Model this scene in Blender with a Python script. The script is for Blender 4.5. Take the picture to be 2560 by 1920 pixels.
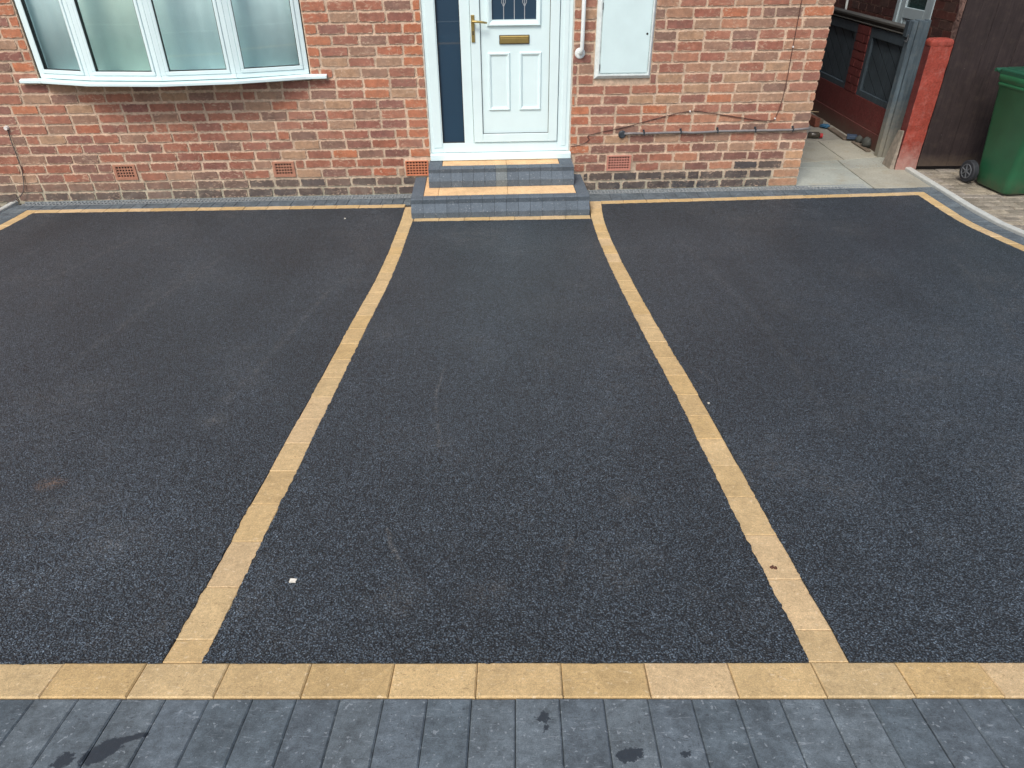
import bpy, math, random
from math import sin, cos, pi, radians
from mathutils import Vector, Matrix, noise
from mathutils.geometry import delaunay_2d_cdt

# ------------------------------------------------------------------ scene, camera, light
for o in list(bpy.data.objects): bpy.data.objects.remove(o)
sc = bpy.context.scene
C = sc.collection
cam_d = bpy.data.cameras.new('camera'); cam = bpy.data.objects.new('camera', cam_d); C.objects.link(cam)
right = Vector((0.999963, 0.004134, -0.007567)); down = Vector((-0.004081, -0.54611, -0.837703)); fwd = Vector((-0.007595, 0.837703, -0.546073))
M = Matrix((right, -down, -fwd)).transposed().to_4x4(); M.translation = (0.3012, -1.0605, 1.5002)
cam.matrix_world = M
cam_d.sensor_width = 36; cam_d.lens = 36 * 1754.92 / 2560; cam_d.clip_start = 0.05; cam_d.clip_end = 2000
sc.camera = cam

SUN_EL, SUN_AZ = radians(52), radians(205)      # azimuth clockwise from +y: behind the camera, a little to its left
w = bpy.data.worlds.new('World'); sc.world = w; w.use_nodes = True
wt = w.node_tree; bg = wt.nodes['Background']
sky = wt.nodes.new('ShaderNodeTexSky'); sky.sky_type = 'NISHITA'; sky.sun_disc = False
sky.sun_elevation = SUN_EL; sky.sun_rotation = SUN_AZ; sky.air_density = 1.0; sky.dust_density = 4.0; sky.ozone_density = 1.0
wt.links.new(sky.outputs[0], bg.inputs[0]); bg.inputs[1].default_value = 0.13
sd = bpy.data.lights.new('sun', 'SUN'); sd.energy = 1.5; sd.angle = radians(17); sd.color = (1.0, 0.965, 0.91)
so = bpy.data.objects.new('sun', sd); C.objects.link(so)
sdir = Vector((sin(SUN_AZ) * cos(SUN_EL), cos(SUN_AZ) * cos(SUN_EL), sin(SUN_EL)))
so.rotation_euler = sdir.to_track_quat('Z', 'Y').to_euler()
sc.view_settings.view_transform = 'Standard'; sc.view_settings.look = 'None'
sc.view_settings.exposure = 0.38; sc.view_settings.gamma = 1.0

rnd = random.Random(7)

# ------------------------------------------------------------------ ground profile and wall frame
def gz(y):
    if y < -0.52: return 0.078
    if y < 0: return -0.15003 * y
    t = min(y, 4.2); z = -0.15003 * t + 0.0057 * t * t
    if y > 4.2:
        g0 = -0.15003 + 2 * 0.0057 * 4.2; L = 0.6; u = min(y - 4.2, L)
        z += g0 * u - g0 * u * u / (2 * L)
    return z
GL = gz(6)                                           # level ground by the house
A = 0.047; YW = 5.352
def WP(s, d, z): return Vector((s * cos(A) + d * sin(A), YW + s * sin(A) - d * cos(A), z))

# ------------------------------------------------------------------ mesh helpers
class MB:
    def __init__(s): s.v = []; s.f = []; s.c = []; s.m = []; s.uv = []
    def face(s, pts, col=None, mi=0, uv=None):
        b = len(s.v); s.v += [Vector(p) for p in pts]; s.f.append(tuple(range(b, b + len(pts))))
        s.c.append(col or (1, 1, 1)); s.m.append(mi); s.uv.append(uv)
    def hexa(s, p, col=None, mi=0):                  # p: 4 bottom (ccw from above), 4 top
        b = len(s.v); s.v += [Vector(q) for q in p]
        for f in ((3, 2, 1, 0), (4, 5, 6, 7), (0, 1, 5, 4), (1, 2, 6, 5), (2, 3, 7, 6), (3, 0, 4, 7)):
            s.f.append(tuple(b + i for i in f)); s.c.append(col or (1, 1, 1)); s.m.append(mi); s.uv.append(None)
    def box(s, x0, x1, y0, y1, z0, z1, T=None, col=None, mi=0):
        p = [(x0, y0, z0), (x1, y0, z0), (x1, y1, z0), (x0, y1, z0), (x0, y0, z1), (x1, y0, z1), (x1, y1, z1), (x0, y1, z1)]
        s.hexa([T(*q) if T else q for q in p], col, mi)
    def wbox(s, s0, s1, d0, d1, z0, z1, col=None, mi=0):      # in house-wall coordinates, d outward
        p = [(s0, d1, z0), (s1, d1, z0), (s1, d0, z0), (s0, d0, z0), (s0, d1, z1), (s1, d1, z1), (s1, d0, z1), (s0, d0, z1)]
        s.hexa([WP(*q) for q in p], col, mi)
    def prism(s, sec, path, col=None, mi=0, cap=True):        # sweep: list of rings
        b = len(s.v); n = len(sec[0])
        for r in sec: s.v += [Vector(q) for q in r]
        def add(f): s.f.append(tuple(f)); s.c.append(col or (1, 1, 1)); s.m.append(mi); s.uv.append(None)
        for i in range(len(sec) - 1):
            for j in range(n):
                k = (j + 1) % n; add((b + i * n + j, b + i * n + k, b + (i + 1) * n + k, b + (i + 1) * n + j))
        if cap: add([b + j for j in reversed(range(n))]); add([b + (len(sec) - 1) * n + j for j in range(n)])
    def tube(s, pts, r, n=10, col=None, mi=0, cap=True):
        pts = [Vector(p) for p in pts]; rings = []
        up = None
        for i, p in enumerate(pts):
            t = (pts[min(i + 1, len(pts) - 1)] - pts[max(i - 1, 0)]).normalized()
            if up is None: up = Vector((0, 0, 1)) if abs(t.z) < .9 else Vector((0, 1, 0))
            a = t.cross(up).normalized(); bb = a.cross(t); up = bb
            rr = r[i] if isinstance(r, (list, tuple)) else r
            rings.append([p + (a * cos(2 * pi * k / n) + bb * sin(2 * pi * k / n)) * rr for k in range(n)])
        s.prism(rings, None, col, mi, cap)
    def build(s, name, mats, parent=None, smooth=False, bevel=0, origin=None, colour=True):
        me = bpy.data.meshes.new(name)
        if parent is None:
            if origin is None:
                xs = [v.x for v in s.v]; ys = [v.y for v in s.v]; zs = [v.z for v in s.v]
                origin = Vector(((min(xs) + max(xs)) / 2, (min(ys) + max(ys)) / 2, min(zs)))
            inv = Matrix.Translation(-Vector(origin))
        else:
            root = parent
            while root.parent: root = root.parent
            inv = (Matrix.Translation(root.location) @ root.rotation_euler.to_matrix().to_4x4()).inverted()
        me.from_pydata([inv @ v for v in s.v], [], s.f)
        if not isinstance(mats, (list, tuple)): mats = [mats]
        for m in mats: me.materials.append(m)
        me.polygons.foreach_set('material_index', s.m)
        ca = me.color_attributes.new('Col', 'FLOAT_COLOR', 'CORNER')
        ul = me.uv_layers.new(name='UVMap')
        cols = []; uvs = []
        for p, c, u in zip(me.polygons, s.c, s.uv):
            for k in range(p.loop_total):
                cols += [c[0], c[1], c[2], 1.0]; uvs += list(u[k]) if u else [0.0, 0.0]
        ca.data.foreach_set('color', cols); ul.data.foreach_set('uv', uvs)
        if smooth: me.polygons.foreach_set('use_smooth', [True] * len(me.polygons))
        me.update()
        o = bpy.data.objects.new(name, me); C.objects.link(o)
        if parent is None: o.location = origin
        else: o.parent = parent
        if bevel:
            md = o.modifiers.new('bevel', 'BEVEL'); md.width = bevel; md.segments = 2; md.limit_method = 'ANGLE'; md.angle_limit = radians(40); md.harden_normals = False
        if smooth:
            pass
        return o
def thing(name, label, cat, loc, rz=0, group=None):
    o = bpy.data.objects.new(name, None); C.objects.link(o); o.location = loc; o.rotation_euler = (0, 0, rz)
    o.empty_display_size = .1; o['label'] = label; o['category'] = cat
    if group: o['group'] = group
    return o
def tag(o, label, cat, group=None):
    o['label'] = label; o['category'] = cat
    if group: o['group'] = group
    return o
def struct(o, label=None):
    o['kind'] = 'structure'
    if label: o['label'] = label
    return o

# ------------------------------------------------------------------ materials
def new_mat(name):
    m = bpy.data.materials.new(name); m.use_nodes = True; nt = m.node_tree
    return m, nt, nt.nodes['Principled BSDF']
def nd(nt, t, **kw):
    n = nt.nodes.new('ShaderNode' + t)
    for k, v in kw.items():
        if k.startswith('i'): 
            key = k[1:]; key = int(key) if key.isdigit() else key.replace('_', ' ')
            if isinstance(v, bpy.types.NodeSocket): nt.links.new(v, n.inputs[key])
            else: n.inputs[key].default_value = v
        else: setattr(n, k, v)
    return n
def ramp(nt, fac, stops, interp='LINEAR'):
    r = nt.nodes.new('ShaderNodeValToRGB'); r.color_ramp.interpolation = interp
    els = r.color_ramp.elements
    while len(els) < len(stops): els.new(0.5)
    for e, (p, c) in zip(els, stops):
        e.position = p; e.color = (c, c, c, 1) if isinstance(c, (int, float)) else (*c, 1)
    nt.links.new(fac, r.inputs[0]); return r
def mix(nt, fac, a, b, mode='MIX'):
    n = nt.nodes.new('ShaderNodeMix'); n.data_type = 'RGBA'; n.blend_type = mode
    for key, v in ((0, fac), (6, a), (7, b)):
        if isinstance(v, bpy.types.NodeSocket): nt.links.new(v, n.inputs[key])
        else: n.inputs[key].default_value = (*v, 1) if isinstance(v, tuple) and len(v) == 3 else v
    return n.outputs[2]
def geo_pos(nt): return nd(nt, 'NewGeometry').outputs['Position']
def math_(nt, op, a, b=None, c=None):
    n = nt.nodes.new('ShaderNodeMath'); n.operation = op
    for i, v in enumerate((a, b, c)):
        if v is None: continue
        if isinstance(v, bpy.types.NodeSocket): nt.links.new(v, n.inputs[i])
        else: n.inputs[i].default_value = v
    return n.outputs[0]
def noise_(nt, vec, scale, detail=3, rough=.55, dist=0):
    n = nd(nt, 'TexNoise', iVector=vec, iScale=scale, iDetail=detail, iRoughness=rough, iDistortion=dist); return n.outputs[0]
def mapping(nt, vec, scale=(1, 1, 1), rot=(0, 0, 0), loc=(0, 0, 0)):
    return nd(nt, 'Mapping', iVector=vec, iScale=scale, iRotation=rot, iLocation=loc).outputs[0]
def bump(nt, b, h, strength, dist, normal=None):
    n = nd(nt, 'Bump', iHeight=h, iStrength=strength, iDistance=dist)
    if normal: nt.links.new(normal, n.inputs['Normal'])
    nt.links.new(n.outputs[0], b.inputs['Normal']); return n.outputs[0]

def simple(name, col, rough=.6, var=.12, scale=20, metal=0, bmp=0.0, bscale=80, spec=.5, vcol=False):
    m, nt, b = new_mat(name); P = geo_pos(nt)
    n1 = noise_(nt, P, scale, 4); r = ramp(nt, n1, [(.3, 1 - var), (.7, 1 + var * .6)])
    base = col
    if vcol:
        ca = nd(nt, 'VertexColor', layer_name='Col'); base = mix(nt, 1.0, ca.outputs[0], (*col, 1)[:3], 'MULTIPLY')
    c = mix(nt, 1.0, base, r.outputs[0], 'MULTIPLY')
    nt.links.new(c, b.inputs['Base Color']); b.inputs['Roughness'].default_value = rough; b.inputs['Metallic'].default_value = metal
    b.inputs['Specular IOR Level'].default_value = spec
    if bmp: bump(nt, b, noise_(nt, P, bscale, 3), .6, bmp)
    return m

def seg_mask(nt, sep, pts, wd):
    """distance mask along a polyline on the ground"""
    acc = None
    for (x0, y0), (x1, y1) in zip(pts[:-1], pts[1:]):
        L = math.hypot(x1 - x0, y1 - y0); tx, ty = (x1 - x0) / L, (y1 - y0) / L
        dx = math_(nt, 'SUBTRACT', sep.outputs[0], x0); dy = math_(nt, 'SUBTRACT', sep.outputs[1], y0)
        t = math_(nt, 'ADD', math_(nt, 'MULTIPLY', dx, tx), math_(nt, 'MULTIPLY', dy, ty))
        tc = math_(nt, 'MINIMUM', math_(nt, 'MAXIMUM', t, 0.0), L)
        ex = math_(nt, 'SUBTRACT', dx, math_(nt, 'MULTIPLY', tc, tx)); ey = math_(nt, 'SUBTRACT', dy, math_(nt, 'MULTIPLY', tc, ty))
        d = math_(nt, 'SQRT', math_(nt, 'ADD', math_(nt, 'MULTIPLY', ex, ex), math_(nt, 'MULTIPLY', ey, ey)))
        k = nd(nt, 'MapRange', iValue=d, i1=0.0, i2=wd, i3=1.0, i4=0.0).outputs[0]
        acc = k if acc is None else math_(nt, 'MAXIMUM', acc, k)
    return acc
def mat_tarmac():
    m, nt, b = new_mat('tarmac'); P = geo_pos(nt)
    Pw = mix(nt, .005, P, nd(nt, 'TexNoise', iVector=P, iScale=70.0, iDetail=2.0).outputs[1], 'LINEAR_LIGHT')
    v1 = nd(nt, 'TexVoronoi', iVector=Pw, iScale=190.0, iRandomness=1.0)
    v2 = nd(nt, 'TexVoronoi', iVector=Pw, iScale=450.0, iRandomness=1.0)
    stone = nd(nt, 'SeparateColor', i0=v1.outputs['Color']); s2 = nd(nt, 'SeparateColor', i0=v2.outputs['Color'])
    lone = ramp(nt, stone.outputs[0], [(0, .074), (.45, .118), (.92, .172), (1, .23)])
    blue = mix(nt, 1.0, lone.outputs[0], (.74, 1.0, 1.24), 'MULTIPLY')
    blue = mix(nt, 1.0, blue, ramp(nt, s2.outputs[0], [(0, .72), (1, 1.3)]).outputs[0], 'MULTIPLY')
    crev = ramp(nt, v1.outputs['Distance'], [(.28, 1.0), (.58, .18)])  # dark bitumen between stones, plus crevice shade painted into the colour
    c = mix(nt, 1.0, blue, crev.outputs[0], 'MULTIPLY')
    gr_ = ramp(nt, noise_(nt, P, 60, 6, .8), [(.34, .62), (.66, 1.5)])
    c = mix(nt, 1.0, c, gr_.outputs[0], 'MULTIPLY')
    c = mix(nt, 1.0, c, ramp(nt, noise_(nt, P, 30, 4, .7), [(.36, .88), (.64, 1.14)]).outputs[0], 'MULTIPLY')
    # open and tight patches, roller passes
    tone = ramp(nt, noise_(nt, P, .8, 5, .6), [(.3, .84), (.7, 1.2)])
    c = mix(nt, 1.0, c, tone.outputs[0], 'MULTIPLY')
    roll = ramp(nt, noise_(nt, mapping(nt, P, (1, .12, 1)), 2.6, 2), [(.35, .90), (.65, 1.1)])
    c = mix(nt, 1.0, c, roll.outputs[0], 'MULTIPLY')
    fine = ramp(nt, stone.outputs[1], [(.25, 0), (.75, 1)])
    sep = nd(nt, 'SeparateXYZ', i0=mix(nt, .02, P, nd(nt, 'TexNoise', iVector=P, iScale=9.0, iDetail=3.0).outputs[1], 'LINEAR_LIGHT'))
    # dragged scratches and tyre lines
    lines = None
    for pts, wd, st in (([(-.044, 1.783), (-.05, 1.566), (-.037, 1.318), (.002, 1.042)], .011, .8), ([(-.111, .527), (-.072, .439), (-.026, .331)], .010, .8), ([(1.145, 1.725), (1.21, 1.514)], .010, .7),
                        ([(-.861, 2.958), (-.915, 2.063), (-.952, 1.398)], .03, .45), ([(-1.81, 3.674), (-1.866, 2.681), (-1.854, 1.733)], .035, .4), ([(-2.692, 4.114), (-2.769, 3.149)], .04, .4),
                        ([(3.36, 3.577), (3.113, 2.748), (2.812, 2.02)], .04, .35), ([(1.546, 4.027), (1.638, 2.372), (1.56, 1.139)], .04, .25), ([(.46, .475), (.417, .263)], .012, .5)):
        k = math_(nt, 'MULTIPLY', seg_mask(nt, sep, pts, wd), st); lines = k if lines is None else math_(nt, 'MAXIMUM', lines, k)
    brk = ramp(nt, noise_(nt, P, 16, 4, .7), [(.40, .1), (.60, 1)])
    lines = math_(nt, 'MULTIPLY', lines, brk.outputs[0])
    blobs = None
    for (x, y, r, st) in ((-.936, 1.249, .09, .7), (-.037, .217, .10, .7), (.207, .248, .07, .7), (.568, .312, .09, .5), (.654, .685, .07, .4), (-.947, .48, .13, .7), (-.049, 4.173, .45, .55), (3.319, 3.049, .25, .5), (2.562, 3.227, .22, .45), (-1.681, 1.442, .3, .4), (-1.2, .6, .25, .4), (2.2, 4.6, .35, .4), (-2.6, 4.4, .4, .35), (.5, 2.6, .3, .25), (2.9, 4.3, .3, .45)):
        k = math_(nt, 'MULTIPLY', seg_mask(nt, sep, [(x, y), (x + .01, y + .01)], r), st); blobs = k if blobs is None else math_(nt, 'MAXIMUM', blobs, k)
    blobs = math_(nt, 'MULTIPLY', blobs, ramp(nt, noise_(nt, P, 11, 5, .75), [(.38, 0), (.66, 1)]).outputs[0])
    n1 = ramp(nt, noise_(nt, P, 1.7, 6, .7), [(.52, 0), (.8, .55)])
    dust = math_(nt, 'MULTIPLY', math_(nt, 'MAXIMUM', math_(nt, 'MAXIMUM', lines, blobs), math_(nt, 'MULTIPLY', n1.outputs[0], brk.outputs[0])), fine.outputs[0])
    c = mix(nt, math_(nt, 'MULTIPLY', dust, .85), c, (.27, .27, .255))
    clay = math_(nt, 'MULTIPLY', seg_mask(nt, sep, [(-1.332, .787), (-1.31, .795)], .05), fine.outputs[0])
    c = mix(nt, math_(nt, 'MULTIPLY', clay, .6), c, (.30, .18, .11))
    nt.links.new(c, b.inputs['Base Color'])
    b.inputs['Roughness'].default_value = .5; b.inputs['Specular IOR Level'].default_value = .5
    h1 = ramp(nt, v1.outputs['Distance'], [(.0, 1), (.35, .85), (.7, 0)])
    tilt = math_(nt, 'ADD', h1.outputs[0], math_(nt, 'MULTIPLY', stone.outputs[2], .9))
    hh = math_(nt, 'ADD', tilt, math_(nt, 'MULTIPLY', v2.outputs['Distance'], -.5))
    bump(nt, b, hh, 1.0, .0045)
    return m

def mat_block(name, var=.2, stain=None, pit=(.25, .2, .13), speck=(.6, .62, .62), rough=.75, pits=True, scr=.35):
    """pressed concrete paver: per-block tone in Col, fine grit, pits, scuffs"""
    m, nt, b = new_mat(name); P = geo_pos(nt)
    ca = nd(nt, 'VertexColor', layer_name='Col')
    n1 = noise_(nt, P, 9, 5, .6); n2 = noise_(nt, P, 45, 4, .6); n3 = noise_(nt, P, 400, 2)
    c = mix(nt, 1.0, ca.outputs[0], ramp(nt, n1, [(.3, 1 - var), (.7, 1 + var)]).outputs[0], 'MULTIPLY')
    c = mix(nt, 1.0, c, ramp(nt, n2, [(.3, 1 - var * .8), (.7, 1 + var * .8)]).outputs[0], 'MULTIPLY')
    c = mix(nt, 1.0, c, ramp(nt, n3, [(.35, .82), (.65, 1.14)]).outputs[0], 'MULTIPLY')
    c = mix(nt, 1.0, c, ramp(nt, noise_(nt, P, 130, 4, .75), [(.32, .84), (.68, 1.14)]).outputs[0], 'MULTIPLY')
    if pits:
        pm = ramp(nt, noise_(nt, mapping(nt, P, (1, 1.6, 1)), 110, 3, .6), [(.60, 0), (.66, 1)])
        area = ramp(nt, noise_(nt, P, 14, 2), [(.45, 0), (.6, 1)])
        c = mix(nt, math_(nt, 'MULTIPLY', math_(nt, 'MULTIPLY', pm.outputs[0], area.outputs[0]), .75), c, pit)
    # pale scuffs and spots
    s1 = ramp(nt, noise_(nt, mapping(nt, P, (1, 5, 1), (0, 0, .7)), 26, 4, .7, 1.0), [(.60, 0), (.70, 1)])
    s2 = ramp(nt, noise_(nt, P, 85, 2, .5), [(.66, 0), (.70, 1)])
    sc_ = math_(nt, 'MULTIPLY', math_(nt, 'MAXIMUM', s1.outputs[0], s2.outputs[0]), scr)
    c = mix(nt, sc_, c, speck)
    rg = None
    if stain:
        acc = None; sep = nd(nt, 'SeparateXYZ', i0=P)
        wob = math_(nt, 'MULTIPLY', math_(nt, 'SUBTRACT', noise_(nt, P, 60, 5, .75), .5), .055)
        for (x, y, rx, ry, a) in stain:
            dx = math_(nt, 'SUBTRACT', sep.outputs[0], x); dy = math_(nt, 'SUBTRACT', sep.outputs[1], y)
            ux = math_(nt, 'ADD', math_(nt, 'MULTIPLY', dx, cos(a)), math_(nt, 'MULTIPLY', dy, sin(a)))
            uy = math_(nt, 'SUBTRACT', math_(nt, 'MULTIPLY', dy, cos(a)), math_(nt, 'MULTIPLY', dx, sin(a)))
            q = math_(nt, 'SQRT', math_(nt, 'ADD', math_(nt, 'POWER', math_(nt, 'DIVIDE', ux, rx), 2), math_(nt, 'POWER', math_(nt, 'DIVIDE', uy, ry), 2)))
            e = math_(nt, 'ADD', math_(nt, 'SUBTRACT', q, 1), math_(nt, 'DIVIDE', wob, max(rx, ry) * .8))
            k = ramp(nt, math_(nt, 'ADD', e, .5), [(.46, 1), (.54, 0)]).outputs[0]
            acc = k if acc is None else math_(nt, 'MAXIMUM', acc, k)
        c = mix(nt, math_(nt, 'MULTIPLY', acc, .92), c, (.028, .037, .046))
        rg = ramp(nt, acc, [(0, rough), (1, .42)]).outputs[0]
    nt.links.new(c, b.inputs['Base Color'])
    if rg: nt.links.new(rg, b.inputs['Roughness'])
    else: b.inputs['Roughness'].default_value = rough
    b.inputs['Specular IOR Level'].default_value = .35
    bump(nt, b, math_(nt, 'ADD', n2, math_(nt, 'MULTIPLY', n3, .5)), .5, .0022)
    return m

def mat_brick(name, mortar=(.50, .36, .26), smear=.5, dark=False):
    m, nt, b = new_mat(name); P = geo_pos(nt)
    ca = nd(nt, 'VertexColor', layer_name='Col'); uv = nd(nt, 'UVMap', uv_map='UVMap').outputs[0]
    n1 = noise_(nt, P, 22, 5, .65); n2 = noise_(nt, mapping(nt, P, (1, 1, 3)), 9, 4, .6)
    n3 = noise_(nt, P, 160, 3)
    c = mix(nt, 1.0, ca.outputs[0], ramp(nt, n1, [(.28, .72), (.72, 1.25)]).outputs[0], 'MULTIPLY')
    # darker burnt/worn patches within bricks
    pur = ramp(nt, noise_(nt, mapping(nt, P, loc=(5, 2, 1)), 12, 3), [(.5, 0), (.7, .5)])
    c = mix(nt, pur.outputs[0], c, mix(nt, 1.0, c, (.72, .80, .92), 'MULTIPLY'))
    c = mix(nt, 1.0, c, ramp(nt, n3, [(.3, .86), (.7, 1.1)]).outputs[0], 'MULTIPLY')
    sp = nd(nt, 'SeparateXYZ', i0=uv)
    ax = math_(nt, 'ABSOLUTE', sp.outputs[0]); ay = math_(nt, 'ABSOLUTE', sp.outputs[1])
    ex = math_(nt, 'MULTIPLY', math_(nt, 'SUBTRACT', ax, 1), 2.9)         # ~ same metric as height
    ey = math_(nt, 'SUBTRACT', ay, 1)
    e = math_(nt, 'MAXIMUM', ex, ey)                                     # 0 at edge, negative inside
    wob = math_(nt, 'MULTIPLY', math_(nt, 'SUBTRACT', noise_(nt, P, 38, 4, .65), .5), 1.5)
    em = ramp(nt, math_(nt, 'ADD', math_(nt, 'ADD', e, wob), .5), [(.40, 0), (.56, .9)])
    # slurried mortar wiped over faces in arcs
    wn = noise_(nt, mapping(nt, P, (1, 1, 1.8), (0, .6, 0), (3, 1, 2)), 17, 5, .62, 1.6)
    sm = math_(nt, 'MULTIPLY', ramp(nt, wn, [(.55, 0), (.68, 1)]).outputs[0], ramp(nt, noise_(nt, mapping(nt, P, loc=(9, 4, 3)), 4.5, 3), [(.42, .15), (.62, 1)]).outputs[0])
    mk = math_(nt, 'MULTIPLY', math_(nt, 'MAXIMUM', em.outputs[0], math_(nt, 'MULTIPLY', sm, smear)), .85)
    c = mix(nt, mk, c, mortar)
    c = mix(nt, 1.0, c, ramp(nt, n2, [(.3, .88), (.7, 1.1)]).outputs[0], 'MULTIPLY')
    if not dark:
        # lime bloom over the face of the wall, and splash-back soiling near the paving (stays put, follows its own blotches)
        bl_ = ramp(nt, noise_(nt, P, 1.3, 5, .65), [(.35, .02), (.7, .22)])
        c = mix(nt, bl_.outputs[0], c, (.50, .35, .26))
        st_ = ramp(nt, noise_(nt, mapping(nt, P, (1, 1, .22)), 5, 5, .7), [(.50, 0), (.72, .32)])
        c = mix(nt, st_.outputs[0], c, mix(nt, 1.0, c, (.62, .58, .60), 'MULTIPLY'))
        zz = nd(nt, 'MapRange', iValue=nd(nt, 'SeparateXYZ', i0=P).outputs[2], i1=-.56, i2=-.28, i3=1.0, i4=0.0).outputs[0]
        sp_ = math_(nt, 'MULTIPLY', zz, ramp(nt, noise_(nt, P, 9, 5, .7), [(.48, 0), (.66, .32)]).outputs[0])
        c = mix(nt, sp_, c, (.30, .28, .23))
    nt.links.new(c, b.inputs['Base Color']); b.inputs['Roughness'].default_value = .85; b.inputs['Specular IOR Level'].default_value = .25
    bump(nt, b, math_(nt, 'ADD', n1, math_(nt, 'MULTIPLY', n3, .5)), .7, .003)
    return m
def mat_mortar(name, lo, hi, zs=(-.5, -.2)):
    m, nt, b = new_mat(name); P = geo_pos(nt)
    z = nd(nt, 'SeparateXYZ', i0=P).outputs[2]
    k = nd(nt, 'MapRange', iValue=z, i1=zs[0], i2=zs[1]).outputs[0]
    k = math_(nt, 'ADD', k, math_(nt, 'MULTIPLY', math_(nt, 'SUBTRACT', noise_(nt, P, 5, 3), .5), .9))
    k = nd(nt, 'Clamp', iValue=k).outputs[0]
    c = mix(nt, k, lo, hi)
    c = mix(nt, 1.0, c, ramp(nt, noise_(nt, P, 30, 5, .65), [(.3, .66), (.7, 1.18)]).outputs[0], 'MULTIPLY')
    c = mix(nt, 1.0, c, ramp(nt, noise_(nt, P, 4, 4), [(.3, .84), (.7, 1.1)]).outputs[0], 'MULTIPLY')
    nt.links.new(c, b.inputs['Base Color']); b.inputs['Roughness'].default_value = .92; b.inputs['Specular IOR Level'].default_value = .2
    bump(nt, b, noise_(nt, P, 60, 4, .7), .9, .006)
    return m
def mat_slab():
    m, nt, b = new_mat('concrete_slab'); P = geo_pos(nt)
    ca = nd(nt, 'VertexColor', layer_name='Col')
    c = mix(nt, 1.0, ca.outputs[0], ramp(nt, noise_(nt, P, 2.2, 5, .6), [(.3, .8), (.7, 1.15)]).outputs[0], 'MULTIPLY')
    c = mix(nt, ramp(nt, noise_(nt, P, 6, 4), [(.52, 0), (.7, .45)]).outputs[0], c, (.34, .30, .21))
    c = mix(nt, 1.0, c, ramp(nt, noise_(nt, P, 60, 4, .7), [(.3, .82), (.7, 1.1)]).outputs[0], 'MULTIPLY')
    c = mix(nt, ramp(nt, noise_(nt, P, 85, 3, .6), [(.70, 0), (.74, .75)]).outputs[0], c, (.10, .085, .06))
    nt.links.new(c, b.inputs['Base Color']); b.inputs['Roughness'].default_value = .9
    bump(nt, b, noise_(nt, P, 70, 4, .7), .6, .003)
    return m
def mat_glass(name, tint, gloss=.12, rough=.02):
    m, nt, b = new_mat(name); nt.nodes.remove(b); out = nt.nodes['Material Output']
    tr = nd(nt, 'BsdfTransparent', iColor=(*tint, 1)); gl = nd(nt, 'BsdfGlossy', iRoughness=rough, iColor=(1, 1, 1, 1))
    fr = nd(nt, 'LayerWeight', iBlend=.5).outputs['Facing']
    f = math_(nt, 'ADD', math_(nt, 'MULTIPLY', math_(nt, 'POWER', fr, 5), .85), gloss)
    ms = nd(nt, 'MixShader', i0=f, i1=tr.outputs[0], i2=gl.outputs[0]); nt.links.new(ms.outputs[0], out.inputs[0]); return m
def mat_rust_wood(name, col, grain=(1, 1, .08), rough=.8, worn=None, wz=None):
    m, nt, b = new_mat(name); P = geo_pos(nt)
    g = noise_(nt, mapping(nt, P, grain), 55, 5, .65, .3)
    c = mix(nt, 1.0, col, ramp(nt, g, [(.3, .68), (.7, 1.3)]).outputs[0], 'MULTIPLY')
    c = mix(nt, 1.0, c, ramp(nt, noise_(nt, P, 3.5, 4), [(.3, .8), (.7, 1.2)]).outputs[0], 'MULTIPLY')
    if worn:
        z = nd(nt, 'SeparateXYZ', i0=P).outputs[2]
        k = nd(nt, 'MapRange', iValue=z, i1=wz[0], i2=wz[1], i3=1.0, i4=0.0).outputs[0]
        k = nd(nt, 'Clamp', iValue=math_(nt, 'ADD', k, math_(nt, 'MULTIPLY', math_(nt, 'SUBTRACT', noise_(nt, P, 14, 5, .7), .5), 1.1))).outputs[0]
        c = mix(nt, math_(nt, 'MULTIPLY', k, .85), c, worn)
    sp = ramp(nt, noise_(nt, mapping(nt, P, (1, 1, .4)), 60, 3, .6), [(.71, 0), (.74, .35)])
    c = mix(nt, sp.outputs[0], c, (.35, .31, .28))
    nt.links.new(c, b.inputs['Base Color']); b.inputs['Roughness'].default_value = rough; b.inputs['Specular IOR Level'].default_value = .3
    bump(nt, b, g, .5, .002); return m

M_tar = mat_tarmac()
M_buff = mat_block('buff_paver', .13, pit=(.28, .19, .09), speck=(.82, .70, .48), scr=.35)
M_char = mat_block('charcoal_paver', .3, pit=(.05, .06, .07), speck=(.36, .41, .44), scr=.42,
    stain=[(.357, -.155, .016, .014, 0), (.362, -.180, .005, .007, 0), (.535, -.248, .026, .015, .3), (.655, -.245, .010, .007, 0), (-.585, -.238, .044, .024, .7), (-.545, -.210, .042, .008, .35), (-.655, -.262, .022, .018, .8)])
M_step = mat_block('charcoal_step', .10, pit=(.05, .06, .07), speck=(.38, .42, .45), scr=.4)
M_brown_block = mat_block('brown_paver', .3, pit=(.09, .075, .05), speck=(.40, .38, .32), scr=.12)
M_brick = mat_brick('house_brick', mortar=(.64, .48, .35), smear=.85)
M_mortar = mat_mortar('house_mortar', (.46, .43, .33), (.66, .50, .37), (-.53, -.3))
M_nbrick = mat_brick('neighbour_brick', mortar=(.16, .10, .08), smear=.15, dark=True)
M_nmortar = mat_mortar('neighbour_mortar', (.12, .08, .07), (.15, .095, .08))
M_sand = simple('joint_sand', (.045, .042, .038), .95, .3, 40)
M_earth = simple('earth', (.10, .08, .055), .95, .35, 12, bmp=.01, bscale=40)
M_road = simple('road_surface', (.075, .08, .085), .85, .2, 6, bmp=.003, bscale=200)
M_slab = mat_slab()
M_kerb = simple('edging_concrete', (.50, .53, .50), .85, .12, 25, bmp=.001)
M_upvc = simple('white_upvc', (.74, .90, .91), .3, .03, 6, spec=.5)
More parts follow.
